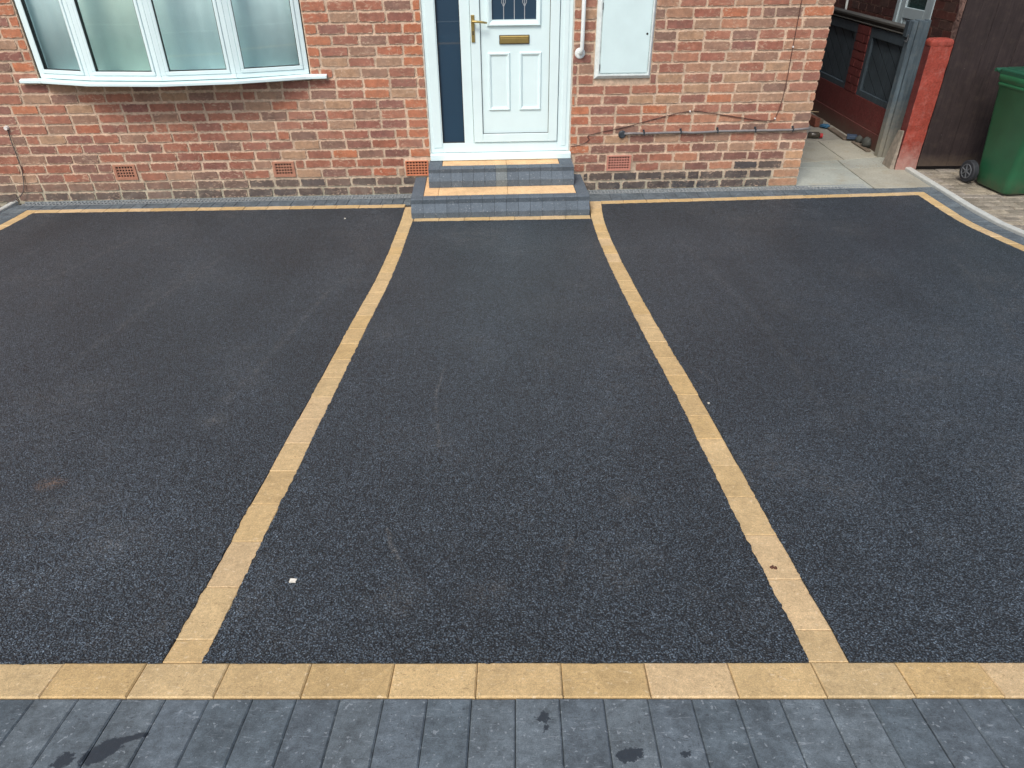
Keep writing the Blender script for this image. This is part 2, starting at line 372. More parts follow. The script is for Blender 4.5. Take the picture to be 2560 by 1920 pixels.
M_upvc_panel = simple('white_upvc_panel', (.73, .90, .91), .38, .03, 6, bmp=.0004, bscale=350)
M_gasket = simple('black_gasket', (.015, .02, .02), .6)
M_seal = simple('mastic', (.62, .60, .54), .7, .15, 30)
M_brass = simple('brass', (.50, .38, .14), .32, .08, 30, metal=.85)
M_dark_metal = simple('dark_rim', (.05, .05, .045), .5)
M_paint_white = simple('white_enamel', (.78, .84, .83), .35, .04, 10)
M_meter = simple('meter_box_plastic', (.66, .83, .84), .5, .05, 5, bmp=.0005, bscale=250)
M_meter_frame = simple('meter_box_frame', (.72, .80, .79), .55, .14, 22)
M_pane = mat_glass('window_glass', (.985, 1.0, 1.0), .06)
M_pane_green = mat_glass('window_glass_green', (.975, .99, .955), .06)  # greener tint stands in for a mixed reflection in this pane
M_side = simple('tinted_glass', (.020, .052, .090), .015, .04, 3, spec=1.0)
M_lead = simple('lead_strip', (.45, .48, .50), .4, metal=.3)
M_curtain = simple('net_curtain', (.72, .92, .92), .9, .05, 7)
M_room = simple('room_wall', (.20, .22, .22), .9)
M_terra = simple('terracotta_old', (.42, .20, .13), .85, .2, 25, bmp=.001)
M_terra_new = simple('terracotta_new', (.56, .21, .11), .8, .08, 25)
M_terra_pink = simple('terracotta_pink', (.50, .22, .165), .8, .1, 25)
M_void = simple('void', (.012, .010, .009), .95)  # near-black colour standing in for the shade inside holes and gaps
M_drain = simple('drain_grate', (.27, .30, .31), .5, .2, 30)
M_pipe = simple('grey_conduit', (.20, .19, .19), .5, .25, 30)
M_black = simple('black_plastic', (.035, .045, .055), .5, .2, 30)
M_cable = simple('brown_cable', (.10, .045, .035), .6)
M_cable2 = simple('grey_cable', (.12, .10, .09), .6)
M_nail = simple('cable_clip', (.75, .72, .68), .5)
M_redpaint = mat_rust_wood('red_paint', (.27, .050, .034), (1, 1, 1), .6, worn=(.42, .30, .26), wz=(-.62, -.28))
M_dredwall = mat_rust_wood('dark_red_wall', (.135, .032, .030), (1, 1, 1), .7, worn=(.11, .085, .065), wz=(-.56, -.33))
M_navy = mat_rust_wood('navy_timber', (.050, .070, .086), (1, 1, .1), .6)
M_coping = mat_rust_wood('coping_timber', (.085, .085, .078), (1, .1, 1), .7)
M_post = mat_rust_wood('grey_post', (.085, .120, .145), (1, 1, .06), .7, worn=(.30, .28, .22), wz=(-.5, 0.05))
M_brownfence = mat_rust_wood('brown_timber', (.030, .0215, .0215), (1, 1, .06), .7, worn=(.10, .075, .055), wz=(-.56, -.40))
M_render = simple('rough_render', (.30, .19, .16), .9, .45, 30, bmp=.02, bscale=30)
M_conc = simple('raw_mortar', (.30, .26, .21), .95, .3, 20, bmp=.006, bscale=50)
M_greydoor = simple('grey_upvc', (.42, .52, .56), .4, .04, 6)
M_dglass = simple('dark_glass', (.03, .06, .06), .08, .4, 60)
def mat_bin():
    m, nt, b = new_mat('bin_green'); P = geo_pos(nt)
    c = mix(nt, 1.0, (.017, .115, .052), ramp(nt, noise_(nt, P, 5, 5, .6), [(.3, .84), (.7, 1.12)]).outputs[0], 'MULTIPLY')
    z = nd(nt, 'MapRange', iValue=nd(nt, 'SeparateXYZ', i0=P).outputs[2], i1=GL, i2=GL + .16, i3=1.0, i4=0.0).outputs[0]
    d = math_(nt, 'MULTIPLY', math_(nt, 'ADD', z, .12), ramp(nt, noise_(nt, P, 11, 5, .7), [(.35, .15), (.65, 1)]).outputs[0])
    c = mix(nt, math_(nt, 'MULTIPLY', d, .55), c, (.10, .095, .055))
    sc_ = ramp(nt, noise_(nt, mapping(nt, P, (1, 1, 4), (0, .5, 0)), 30, 4, .7), [(.66, 0), (.72, .25)])
    c = mix(nt, sc_.outputs[0], c, (.10, .24, .14))
    nt.links.new(c, b.inputs['Base Color']); b.inputs['Roughness'].default_value = .36
    bump(nt, b, noise_(nt, P, 220, 2), .3, .0006); return m
M_bin = mat_bin()
M_bin_lid = simple('bin_lid_green', (.016, .085, .050), .4, .12, 5)
M_rubber = simple('rubber', (.022, .026, .032), .7, .2, 30)
M_rim = simple('wheel_plastic', (.10, .11, .12), .5)
M_woodred = mat_rust_wood('red_board', (.20, .075, .05), (1, .08, 1), .8)
M_woodgrey = mat_rust_wood('weathered_board', (.16, .13, .10), (1, .08, 1), .85)
M_blue = simple('blue_rag', (.05, .17, .30), .8, .4, 25)
M_slate = simple('blue_slate', (.045, .075, .125), .6, .2, 20)
M_stone = simple('dark_stone', (.06, .065, .06), .85, .3, 20, bmp=.004, bscale=30)
M_bottle = simple('brown_bottle', (.075, .065, .05), .2, .2, 20)
M_red = simple('red_cap', (.50, .03, .035), .4)
M_litter = simple('paper_scrap', (.78, .76, .66), .8, .1, 100)
M_leaf = simple('dead_leaf', (.09, .035, .02), .8)
M_straw = simple('dry_stalk', (.45, .36, .22), .8)
M_pebble = simple('grit', (.34, .32, .27), .9, .3, 200)

# ------------------------------------------------------------------ the setting: ground, paving, tarmac
def strip(mb, x0, x1, ys, dz, col=None, mi=0, nx=1):
    for a, b in zip(ys[:-1], ys[1:]):
        for i in range(nx):
            xa = x0 + (x1 - x0) * i / nx; xb = x0 + (x1 - x0) * (i + 1) / nx
            mb.face([(xa, a, gz(a) + dz), (xb, a, gz(a) + dz), (xb, b, gz(b) + dz), (xa, b, gz(b) + dz)], col, mi)
ys_g = [-400, -30, -8, -4.001, -.521, -.519, 0] + [i * .35 for i in range(1, 15)] + [5.5, 9, 40, 400]
g = MB(); strip(g, -400, 400, ys_g, -.035); struct(g.build('ground', M_earth, origin=(0, 0, 0)))
g = MB(); strip(g, -60, 60, [-10.5, -2.4], -.028); struct(g.build('road', M_road))
g = MB(); strip(g, -60, 60, [-2.25, -.53], -.012); struct(g.build('pavement', M_road))
g = MB(); g.box(-60, 60, -2.4, -2.25, gz(-1) - .15, gz(-1) - .002); struct(g.build('kerb', M_kerb))

def block(mb, q, top, depth=.04, ch=.004, col=None, zf=None):
    """q: four ground corners (ccw); chamfered top"""
    zf = zf or gz
    q = [Vector((p[0], p[1])) for p in q]; c = sum(q, Vector((0, 0))) / 4
    def inset(p, d):
        v = c - p; return p + Vector((math.copysign(min(abs(v.x), d), v.x), math.copysign(min(abs(v.y), d), v.y)))
    jz = rnd.uniform(-.0012, .0012); top = top + jz
    lo = [Vector((p.x, p.y, zf(p.y) + top - depth)) for p in q]
    md = [Vector((p.x, p.y, zf(p.y) + top - ch * .9)) for p in q]
    up = [Vector((*inset(p, ch), zf(p.y) + top)) for p in q]
    mb.face(up, col)
    for i in range(4):
        j = (i + 1) % 4
        mb.face([md[i], md[j], up[j], up[i]], col); mb.face([lo[i], lo[j], md[j], md[i]], col)

def buffcol():
    b = rnd.choice([(.545, .395, .195), (.565, .415, .215), (.535, .380, .178), (.58, .43, .24), (.54, .388, .19), (.555, .412, .215)])
    k = rnd.uniform(.94, 1.05); return tuple(x * k for x in b)
def charcol():
    b = rnd.choice([(.104, .130, .148), (.112, .139, .155), (.098, .125, .142), (.118, .145, .160), (.106, .134, .152)])
    k = rnd.uniform(.94, 1.07); return tuple(x * k for x in b)
# bedding under all block paving
g = MB(); strip(g, -4.3, 4.3, [-.52] + [i * .3 for i in range(0, 15)] + [4.35, 4.5, 4.65, 4.8, 5.0], -.012)
for a, b in ((-4.2, -.6), (.9, 3.6)):
    g.face([(a, 5.0, gz(5) - .012), (b, 5.0, gz(5) - .012), (b, YW + b * math.tan(A) - .108, gz(5.3) - .012), (a, YW + a * math.tan(A) - .108, gz(5.3) - .012)])
g.face([(3.6, 5.0, gz(5) - .012), (4.2, 5.0, gz(5) - .012), (4.2, 5.5, gz(5.3) - .012), (3.6, 5.5, gz(5.3) - .012)])
struct(g.build('block_bedding', M_sand))

buf = MB()
P = .2021
for n in range(-22, 24):                                             # front course, long side across
    x0 = n * P + .0008; x1 = (n + 1) * P - .0008
    block(buf, [(x0, -.1015), (x1, -.1015), (x1, .0005), (x0, .0005)], .0, ch=.0035, col=buffcol())
BLx = [(-.572, 0), (-.570, .08), (-.575, .27), (-.579, .47), (-.585, .67), (-.588, .87), (-.593, 1.07), (-.597, 1.26), (-.602, 1.64), (-.607, 1.83), (-.612, 2.31), (-.616, 3.06), (-.633, 3.68), (-.664, 4.33), (-.680, 4.97)]
BRx = [(1.004, 0), (1.006, .105), (1.000, .295), (.996, .5), (.995, .7), (.993, .9), (.990, 1.29), (.980, 1.67), (.966, 2.08), (.950, 2.65), (.930, 3.48), (.926, 4.04), (.930, 4.62), (.938, 4.8), (.950, 5.06)]
def interp(T, y):
    for (xa, ya), (xb, yb) in zip(T[:-1], T[1:]):
        if y <= yb: return xa + (xb - xa) * (y - ya) / (yb - ya)
    return T[-1][0]
BW = .101
def band(T, joints, yend):
    js = [0.0015] + list(joints)
    while js[-1] + .2015 < yend - .03: js.append(js[-1] + .2015)
    js.append(yend)
    for a, b in zip(js[:-1], js[1:]):
        o = rnd.uniform(-.0025, .0025)
        xa = interp(T, a) + o; xb = interp(T, b) + o
        block(buf, [(xa, a + .0006), (xa + BW, a + .0006), (xb + BW, b - .0006), (xb, b - .0006)], .0, ch=.0022, col=buffcol())
band(BLx, [.076, .27, .473, .671, .87, 1.068, 1.262], 4.96)
band(BRx, [.106, .298, .499, .703, .899, 1.092, 1.281, 1.47, 1.668], 5.085)
def bl(x): return 4.94 + (x + 4.015) * (5.032 - 4.94) / 3.337          # outer edge of the buff course at the house, left / right
def br(x): return 5.09 + (x - 1.009) * (5.29 - 5.09) / 2.997
def row(mb, f, x0, x1, w, step, dy0, dy1, colf, skew=0, top=0.0):
    n = max(1, round((x1 - x0) / step)); st = (x1 - x0) / n
    for i in range(n):
        a = x0 + i * st + .001; b = x0 + (i + 1) * st - .001
        block(mb, [(a, f(a) + dy0), (b, f(b) + dy0), (b, f(b) + dy1), (a, f(a) + dy1)], top, col=colf())
row(buf, bl, -3.915, -.684, .1, .2015, -.094, 0, buffcol)
row(buf, br, 1.052, 3.925, .1, .2015, -.092, 0, buffcol)
for sgn, xi in ((-1, -4.012), (1, 3.925)):                             # side courses running towards the road
    yt = bl(-4.0) if sgn < 0 else br(4.0); y = yt
    while y > 0.02:
        a = max(y - .2015, .002); cx = xi
        block(buf, [(cx, a + .001), (cx + .1, a + .001), (cx + .1, y - .001), (cx, y - .001)], .0, col=buffcol()); y = a
def stp(x): return 4.684 + (x + .579) * (.044 / 1.504)
row(buf, stp, -.563, .925, .1, .2015, -.106, -.004, buffcol)           # course in front of the step
struct(buf.build('buff_block_border', M_buff))

cha = MB()
p = .1008; n0 = -46
for n in range(n0, 46):
    x0 = .1935 + n * p + .0007; x1 = x0 + p - .0014
    block(cha, [(x0, -.305), (x1, -.305), (x1, -.1045), (x0, -.1045)], .0, ch=.0035, col=charcol())
    block(cha, [(x0, -.509), (x1, -.509), (x1, -.307), (x0, -.307)], .0, ch=.0035, col=charcol())
DF = .112                                                             # front edge of the drain, from the wall
def wl(x): return YW + x * math.tan(A) - DF
def charrow(f, x0, x1, back):
    x = x0
    while x < x1 - .02:
        st = rnd.choice([.1, .1, .1, .2]) if x0 < 0 else rnd.choice([.1, .1, .1, .1, .2]); b = min(x + st, x1)
        if x1 - b < .05: b = x1
        block(cha, [(x + .001, f(x) + .001), (b - .001, f(b) + .001), (b - .001, back(b)), (x + .001, back(x))], .0, col=charcol()); x = b
charrow(bl, -4.01, -.64, wl)
charrow(br, .952, 3.62, wl)
charrow(br, 3.62, 4.17, lambda x: br(x) + .13)
for x0, x1, yt in ((-4.198, -4.014, bl(-4.1) + .13), (4.028, 4.172, br(4.1))):
    y = yt
    while y > 0.02:
        a = max(y - .101, .0015); 
        block(cha, [(x0, a + .001), (x1, a + .001), (x1, y - .001), (x0, y - .001)], .0, col=charcol()); y = a
struct(cha.build('charcoal_block_paving', M_char))

def tarmac(name, poly):
    """closed outline (ccw) -> ragged edged sheet following the ground profile"""
    pts = []; n = len(poly)
    for i in range(n):
        a = Vector(poly[i]); b = Vector(poly[(i + 1) % n]); L = (b - a).length; k = max(2, int(L / .007))
        t = (b - a).normalized(); nn = Vector((t.y, -t.x))
        for j in range(k):
            q = a + (b - a) * j / k
            e = .0035 * noise.noise(Vector((q.x * 90, q.y * 90, 1))) + .005 * noise.noise(Vector((q.x * 28, q.y * 28, 5))) + .002 * noise.noise(Vector((q.x * 7, q.y * 7, 9)))
            pts.append(q + nn * (e + .0015))
    nb = len(pts); edges = [(i, (i + 1) % nb) for i in range(nb)]
    xs = [q.x for q in pts]; ys = [q.y for q in pts]
    inner = []
    y = min(ys) + .15
    while y < max(ys):
        x = min(xs) + .15
        while x < max(xs):
            inner.append(Vector((x, y))); x += .22
        y += .22
    v, e, f, *_ = delaunay_2d_cdt(pts + inner, edges, [], 1, 1e-5)
    mb = MB(); mb.v = [Vector((q.x, q.y, gz(q.y) + .0025)) for q in v]
    mb.f = [tuple(t) for t in f]
    for t in mb.f: mb.c.append((1, 1, 1)); mb.m.append(0); mb.uv.append(None)
    for i in range(nb):
        a = pts[i]; b = pts[(i + 1) % nb]
        mb.face([(a.x, a.y, gz(a.y) + .0025), (a.x, a.y, gz(a.y) - .012), (b.x, b.y, gz(b.y) - .012), (b.x, b.y, gz(b.y) + .0025)])
    return struct(mb.build(name, M_tar))
Lb = [(x, y) for x, y in BLx if 0 < y < 4.8]; Rb = [(x + BW, y) for x, y in BLx if 0 < y < 4.5]
tarmac('tarmac_left_bay', [(-3.912, .001), (interp(BLx, 0), .001)] + Lb + [(interp(BLx, 4.93), bl(-.7) - .096), (-3.912, bl(-3.9) - .096)])
tarmac('tarmac_path', [(-.471, .001), (interp(BRx, 0), .001)] + [(x, y) for x, y in BRx if 0 < y < 4.5] + [(.928, stp(.92) - .108), (-.566, stp(-.56) - .108)] + list(reversed(Rb)))
tarmac('tarmac_right_bay', [(interp(BRx, 0) + BW, .001), (3.923, .001), (3.923, br(3.92) - .094), (1.052, br(1.05) - .094)] + list(reversed([(x + BW, y) for x, y in BRx if 0 < y < 4.9])))

# pale concrete edging strips either side
def edging(x0, x1, ya, yb, name, lab):
    mb = MB(); ys = [ya + (yb - ya) * i / 14 for i in range(15)]
    rings = [[(x0, y, gz(y) - .06), (x1, y, gz(y) - .06), (x1, y, gz(y) + .016), (x1 - .006, y, gz(y) + .022), (x0 + .006, y, gz(y) + .022), (x0, y, gz(y) + .016)] for y in ys]
    mb.prism(rings, None); return struct(mb.build(name, M_kerb), lab)
edging(-4.248, -4.202, .0, 5.13, 'edging_kerb', None)
edging(4.176, 4.236, .0, 6.16, 'edging_kerb', None)

# side passage slabs
sl = MB()
def slabq(q, col): block(sl, q, -.004, depth=.03, ch=.004, col=col)
gcol = (.38, .39, .33)
yb0 = lambda x: YW + x * math.tan(A)
slabq([(2.30, 5.44), (2.905, 5.48), (2.905, 6.10), (2.30, 6.0)], gcol)
slabq([(2.905, wl(2.905) + .112), (3.622, 5.425), (3.625, 6.055), (2.905, 6.115)], (.40, .43, .38))
slabq([(3.634, 5.425), (4.172, 5.425), (4.172, 6.13), (3.637, 6.045)], (.39, .385, .315))
slabq([(2.905, 6.125), (3.625, 6.062), (3.640, 6.352), (3.2, 6.21), (2.905, 6.18)][:3] + [(2.905, 6.17)], (.37, .40, .35))
slabq([(3.632, 6.052), (4.172, 6.14), (4.172, 6.46), (3.650, 6.35)], (.365, .38, .33))
slabq([(2.905, 6.182), (3.715, 6.372), (3.715, 7.13), (2.905, 7.13)], (.385, .38, .31))
slabq([(3.727, 6.376), (4.17, 6.47), (4.17, 7.25), (3.727, 7.13)], (.40, .39, .32))
for k in range(5):
    y0 = 7.14 + k * .76
    slabq([(2.905, y0), (3.52, y0), (3.52, y0 + .75), (2.905, y0 + .75)], (.33, .33, .28))
    slabq([(3.53, y0), (4.17, y0 + .02), (4.17, y0 + .75), (3.53, y0 + .75)], (.32, .31, .265))
struct(sl.build('side_passage_slabs', M_slab))

# neighbour's block paving
nb = MB(); yy = 6.05; r = 0
while yy > 2.4:
    x = 4.30 - (r % 2) * .1
    while x < 7.2:
        c = rnd.choice([(.25, .225, .18), (.29, .26, .205), (.21, .19, .15), (.27, .245, .205), (.31, .275, .21)])
        x0 = max(x, 4.29) + .003; j_ = [rnd.uniform(-.003, .003) for _ in range(4)]
        if x + .2 > 4.33: block(nb, [(x0, yy - .1 + .004 + j_[0]), (x + .197, yy - .1 + .004 + j_[1]), (x + .197, yy - .004 + j_[2]), (x0, yy - .004 + j_[3])], -.012 + rnd.uniform(-.003, .002), ch=.008, col=c)
        x += .2
    yy -= .1; r += 1
struct(nb.build('neighbour_block_paving', M_brown_block))
g = MB(); strip(g, 4.24, 7.3, [.0, 1, 2, 3, 3.6, 4.2, 4.5, 4.8, 6.1], -.024); struct(g.build('neighbour_bedding', M_earth))

# ------------------------------------------------------------------ the house
house = thing('brick_house', 'red brick house front with white bow window and white front door', 'house', WP(0, 0, GL), A)
WS = (-3.655, -1.425); WZ0 = .425; DS = (-.466, .775); DZ0 = -.255; TOP = 5.2; SR = 2.915; SL = -7.5
CP = .0832; ZB = -.561; BL_ = .2285
AIR = [(-3.29, -3.085, -.383, -.238, 0), (-1.89, -1.685, -.384, -.238, 0), (-.706, -.49, -.396, -.252, 1), (1.118, 1.352, -.388, -.240, 2)]

def brick_face(mb, T, s0, s1, z0, z1, col, r=rnd, dd=.006, rag=.0030, mi=0):
    """one brick: ragged outline, front face proud of the mortar by dd. T(s, d, z)->world"""
    d = dd + r.uniform(-.002, .003); sk = r.uniform(-.0012, .0012)
    hs = (s1 - s0) / 2; hz = (z1 - z0) / 2; cs = (s0 + s1) / 2; cz = (z0 + z1) / 2
    n = 7 if hs > .07 else 4; out = []
    for i in range(n): out.append((-hs + 2 * hs * i / n, -hz))
    for i in range(3): out.append((hs, -hz + 2 * hz * i / 3))
    for i in range(n): out.append((hs - 2 * hs * i / n, hz))
    for i in range(3): out.append((-hs, hz - 2 * hz * i / 3))
    q = []
    for (a, b) in out:
        ca = .006 if abs(abs(a) - hs) < 1e-6 and abs(abs(b) - hz) < 1e-6 else 0
        q.append((a * (1 - ca * r.random() / hs * .7) + r.uniform(-rag, rag), b * (1 - ca * r.random() / hz * .5) + r.uniform(-rag, rag)))
    F = [T(cs + a, d + sk * a / hs, cz + b + sk) for a, b in q]; B = [T(cs + a * 1.01, -.004, cz + b * 1.02) for a, b in q]
    mb.face(F, col, mi, [(a / hs, b / hz) for a, b in q])
    m = len(q)
    for i in range(m):
        j = (i + 1) % m
        mb.face([B[i], B[j], F[j], F[i]], col, mi, [(1, 1)] * 4)

RED = [(.36, .142, .092), (.32, .122, .085), (.38, .155, .100), (.28, .116, .088), (.36, .160, .110), (.26, .110, .088), (.39, .145, .086), (.33, .132, .09)]
GREY = [(.31, .180, .125), (.26, .145, .11), (.38, .235, .155), (.22, .13, .10), (.42, .26, .16)]
ORANGE = [(.47, .155, .076), (.43, .142, .078), (.49, .172, .084)]
DARKB = [(.062, .056, .058), (.075, .064, .062), (.052, .056, .064), (.095, .072, .066)]
def house_col(s, z, row, cut):
    r = rnd.random()
    if row < 2:
        if s > 1.0: return rnd.choice([(.045, .052, .060), (.058, .058, .062), (.068, .060, .060)]) if s < 2.68 else (.40, .22, .13)
        if s > -2.4: return rnd.choice(DARKB + [(.14, .095, .08)])
        return rnd.choice(DARKB[:2] + [(.17, .105, .085), (.15, .11, .095)]) if row == 0 else rnd.choice([(.19, .11, .085), (.21, .12, .09), (.16, .11, .09)])
    if row == 2 and s > 2.3: return rnd.choice(DARKB) if s < 2.7 else (.45, .24, .13)
    if row == 3 and s > 2.72: return (.50, .30, .17)
    if row in (2, 3, 4) or (row == 5 and r > .6): base = [(.27, .11, .08), (.24, .105, .082), (.30, .115, .078), (.21, .10, .08), (.33, .12, .075)]
    else: base = RED
    if cut in ('dl', 'wr', 'wl') and r < .85: return rnd.choice(ORANGE)
    if cut == 'dr' and z < .3: return rnd.choice(ORANGE)
    if r < .3: return rnd.choice(GREY)
    if r > .965: return rnd.choice(ORANGE)
    if s > 1.4 and r < .5: return rnd.choice([(.42, .19, .12), (.40, .22, .14), (.44, .20, .12)])
    return rnd.choice(base)
wall = MB()
holes = [(WS[0], WS[1], WZ0, 1.75, 'w'), (DS[0], DS[1], -1, 1.83, 'd'), (-.55, .82, -1, -.262, 'x'), (-.60, .91, -1, -.41, 'x'), (.967, 1.445, .403, 1.10, 'm')] + [(a, b, z0, z1, 'a') for a, b, z0, z1, _ in AIR]
SPECIAL = {(9.0, 2): 0}
nrow = int((TOP - ZB) / CP)
for i in range(nrow):
    z0 = ZB + i * CP; z1 = z0 + CP
    off = 1.178 if i % 2 == 0 else 1.178 + BL_ / 2
    off += rnd.uniform(-.008, .008)
    s = off - math.ceil((off - SL) / BL_) * BL_
    hard = .0 
    while s < SR - .001:
        half = (rnd.random() < .05)
        e = s + (BL_ / 2 if half else BL_) + rnd.uniform(-.004, .004)
        if SR - e < .04: e = SR + .006
        segs = [(max(s, SL), min(e, SR + .006), '')]
        for (a, b, c0, c1, k) in holes:
            if z0 + CP * .35 < c1 and z1 - CP * .35 > c0:
                ns = []
                for (p0, p1, cc) in segs:
                    if p1 <= a or p0 >= b: ns.append((p0, p1, cc)); continue
                    if p0 < a: ns.append((p0, a, 'dl' if k == 'd' else 'wl' if k == 'w' else ''))
                    if p1 > b: ns.append((b, p1, 'dr' if k == 'd' else 'wr' if k == 'w' else ''))
                segs = ns
        # extend quoins: bricks touching the openings
        for (p0, p1, cc) in segs:
            if p1 - p0 < .035: continue
            if not cc:
                if abs(p1 - DS[0]) < .12 and z0 > DZ0: cc = 'dl' if rnd.random() < .25 else ''
            m = .0088 + rnd.uniform(-.002, .003)
            lo = .0092 + rnd.uniform(-.001, .0015)
            zc = (z0 + z1) / 2
            brick_face(wall, WP, p0 + m, p1 - (m if p1 < SR else -.004), z0 + lo, z1 - lo, house_col((p0 + p1) / 2, zc, i, cc))
        s = e
# mortar body with the openings left clear (slabs butt end to end)
def wslab(s0, s1, z0, z1): wall.wbox(s0, s1, -.22, 0, z0, z1, mi=1)
cuts = sorted([(WS[0], WS[1], WZ0, 1.75), (DS[0], DS[1], DZ0, 1.83)])
wslab(SL, WS[0], -.9, TOP); wslab(WS[0], WS[1], -.9, WZ0); wslab(WS[0], WS[1], 1.75, TOP)
wslab(WS[1], DS[0], -.9, TOP); wslab(DS[0], DS[1], -.9, DZ0); wslab(DS[0], DS[1], 1.83, TOP); wslab(DS[1], SR + .004, -.9, TOP)
# side wall towards the passage
def SIDE(s, d, z): return WP(SR, 0, z) + Vector((sin(A) * -s, cos(A) * s, 0)) + Vector((cos(A) * d, sin(A) * d, 0))
for i in range(nrow):
    z0 = ZB + i * CP; s = -.0 if i % 2 else -BL_ / 2
    while s < 7.4:
        a = max(s, .0); b = s + BL_
        if b - a > .04: brick_face(wall, SIDE, a + .006, b - .006, z0 + .006, z0 + CP - .006, rnd.choice(RED + GREY))
        s = b
pz = [SIDE(.22, 0, -.9), SIDE(7.4, 0, -.9), SIDE(7.4, -.22, -.9), SIDE(.22, -.22, -.9)]
wall.hexa([Vector((q.x, q.y, -.9)) for q in pz][::-1] + [Vector((q.x, q.y, TOP)) for q in pz][::-1], mi=1)
wall.build('wall', [M_brick, M_mortar], house)
room = MB()                                                         # dim rooms behind the openings
for (s0, s1) in ((-4.4, -1.1), (-1.0, 1.5)):
    room.wbox(s0, s1, -3.2, -3.1, -.6, 2.2); room.wbox(s0, s0 + .05, -3.1, -.23, -.6, 2.2); room.wbox(s1 - .05, s1, -3.1, -.23, -.6, 2.2)
    room.wbox(s0, s1, -3.2, -.23, -.65, -.6); room.wbox(s0, s1, -3.2, -.23, 2.2, 2.25)
room.build('room', M_room, house)

for (s0, s1, z0, z1, kind) in AIR:                                   # clay air bricks, near-black back plate painting the shade in the holes
    mb = MB(); m = [M_terra, M_terra_new, M_terra_pink][kind]
    nx, nz = [(6, 4), (7, 5), (8, 5)][kind]
    f = [.022, .008, .014][kind]; d1 = [.010, .014, .012][kind]
    a0, a1, b0, b1 = s0 + .006, s1 - .006, z0 + .006, z1 - .006
    mb.wbox(a0, a1, -.002, d1 + .002, b0, b0 + f, mi=0); mb.wbox(a0, a1, -.002, d1 + .002, b1 - f * .6, b1, mi=0)
    mb.wbox(a0, a0 + f, -.002, d1 + .002, b0 + f, b1 - f * .6, mi=0); mb.wbox(a1 - f, a1, -.002, d1 + .002, b0 + f, b1 - f * .6, mi=0)
    x0, x1, y0, y1 = a0 + f, a1 - f, b0 + f, b1 - f * .6
    px = (x1 - x0) / nx; pz_ = (y1 - y0) / nz
    for i in range(nx + 1):
        w_ = px * .36; a = max(x0, x0 + i * px - w_ / 2); b = min(x1, x0 + i * px + w_ / 2); mb.wbox(a, b, -.0015, d1 - .003, y0, y1, mi=0)
    for j in range(nz + 1):
        w_ = pz_ * .36; a = max(y0, y0 + j * pz_ - w_ / 2); b = min(y1, y0 + j * pz_ + w_ / 2)
        mb.wbox(x0, x1, -.001, d1 - .0025, a, b, mi=0)
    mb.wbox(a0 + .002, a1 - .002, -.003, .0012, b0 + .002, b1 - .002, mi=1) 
    # cavity is shallow: the mortar body is hidden by this dark back plate set proud of it
    for v in range(0): pass
    mb.v = [q + (WP(0, .030, 0) - WP(0, 0, 0)) if False else q for q in mb.v]
    o = mb.build('air_brick', [m, M_void], house)
    AIR_OBJ = o
# ---- bow window
win = MB(); zf0, zf1 = .478, 1.72
FR = [(-3.640, .0), (-3.160, .165), (-2.560, .235), (-1.985, .165), (-1.432, .0)]
def facet(i):
    a = Vector(FR[i]); b = Vector(FR[i + 1]); t = (b - a).normalized(); n = Vector((-t.y, t.x)); L = (b - a).length
    return a, t, n, L
def fbox(mb, i, u0, u1, n0, n1, z0, z1, mi=0):
    a, t, n, L = facet(i)
    P_ = lambda u, k, z: WP(*(a + t * u + n * k), z)
    mb.hexa([P_(u0, n1, z0), P_(u1, n1, z0), P_(u1, n0, z0), P_(u0, n0, z0), P_(u0, n1, z1), P_(u1, n1, z1), P_(u1, n0, z1), P_(u0, n0, z1)], mi=mi)
pane = MB(); gask = MB()
for i in range(4):
    L = facet(i)[3]
    fbox(win, i, .001, L - .001, -.05, 0, zf0, zf0 + .036); fbox(win, i, .001, .040, -.05, 0, zf0 + .036, zf1); fbox(win, i, L - .040, L - .001, -.05, 0, zf0 + .036, zf1)
    fbox(win, i, .040, L - .040, -.05, 0, zf1 - .05, zf1)
    # sash, set slightly back with a raised bead
    a0, a1, b0, b1 = .042, L - .042, zf0 + .038, zf1 - .052
    fbox(win, i, a0, a1, -.045, .006, b0, b0 + .030); fbox(win, i, a0, a0 + .026, -.045, .006, b0 + .030, b1); fbox(win, i, a1 - .026, a1, -.045, .006, b0 + .030, b1)
    fbox(gask, i, a0 + .026, a0 + .030, -.03, .001, b0 + .03, b1); fbox(gask, i, a1 - .030, a1 - .026, -.03, .001, b0 + .03, b1); fbox(gask, i, a0 + .030, a1 - .030, -.03, .001, b0 + .03, b0 + .034)
    fbox(pane, i, a0 + .030, a1 - .030, -.022, -.018, b0 + .034, b1, mi=1 if i == 1 else 0)
window = win.build('window', M_upvc, house, bevel=.004); window['label'] = 'white bow window of four tall panes'
pane.build('pane', [M_pane, M_pane_green], window); gask.build('gasket', M_gasket, window)
sill = MB()
SO = [(-3.80, .045), (-3.62, .062), (-3.165, .232), (-2.56, .300), (-1.98, .232), (-1.455, .062), (-1.285, .045)]
SI = [(-3.80, .012), (-3.64, .0), (-3.16, -.02), (-2.56, -.02), (-1.98, -.02), (-1.432, .0), (-1.285, .012)]
for i in range(6):
    a, b, c, d = SO[i], SO[i + 1], SI[i + 1], SI[i]
    sill.hexa([WP(*a, .445), WP(*b, .445), WP(*c, .452), WP(*d, .452), WP(*a, .468), WP(*b, .468), WP(*c, .4775), WP(*d, .4775)])
sill.build('window_sill', M_upvc, window, bevel=.003)
sof = MB()                                                          # underside of the bow
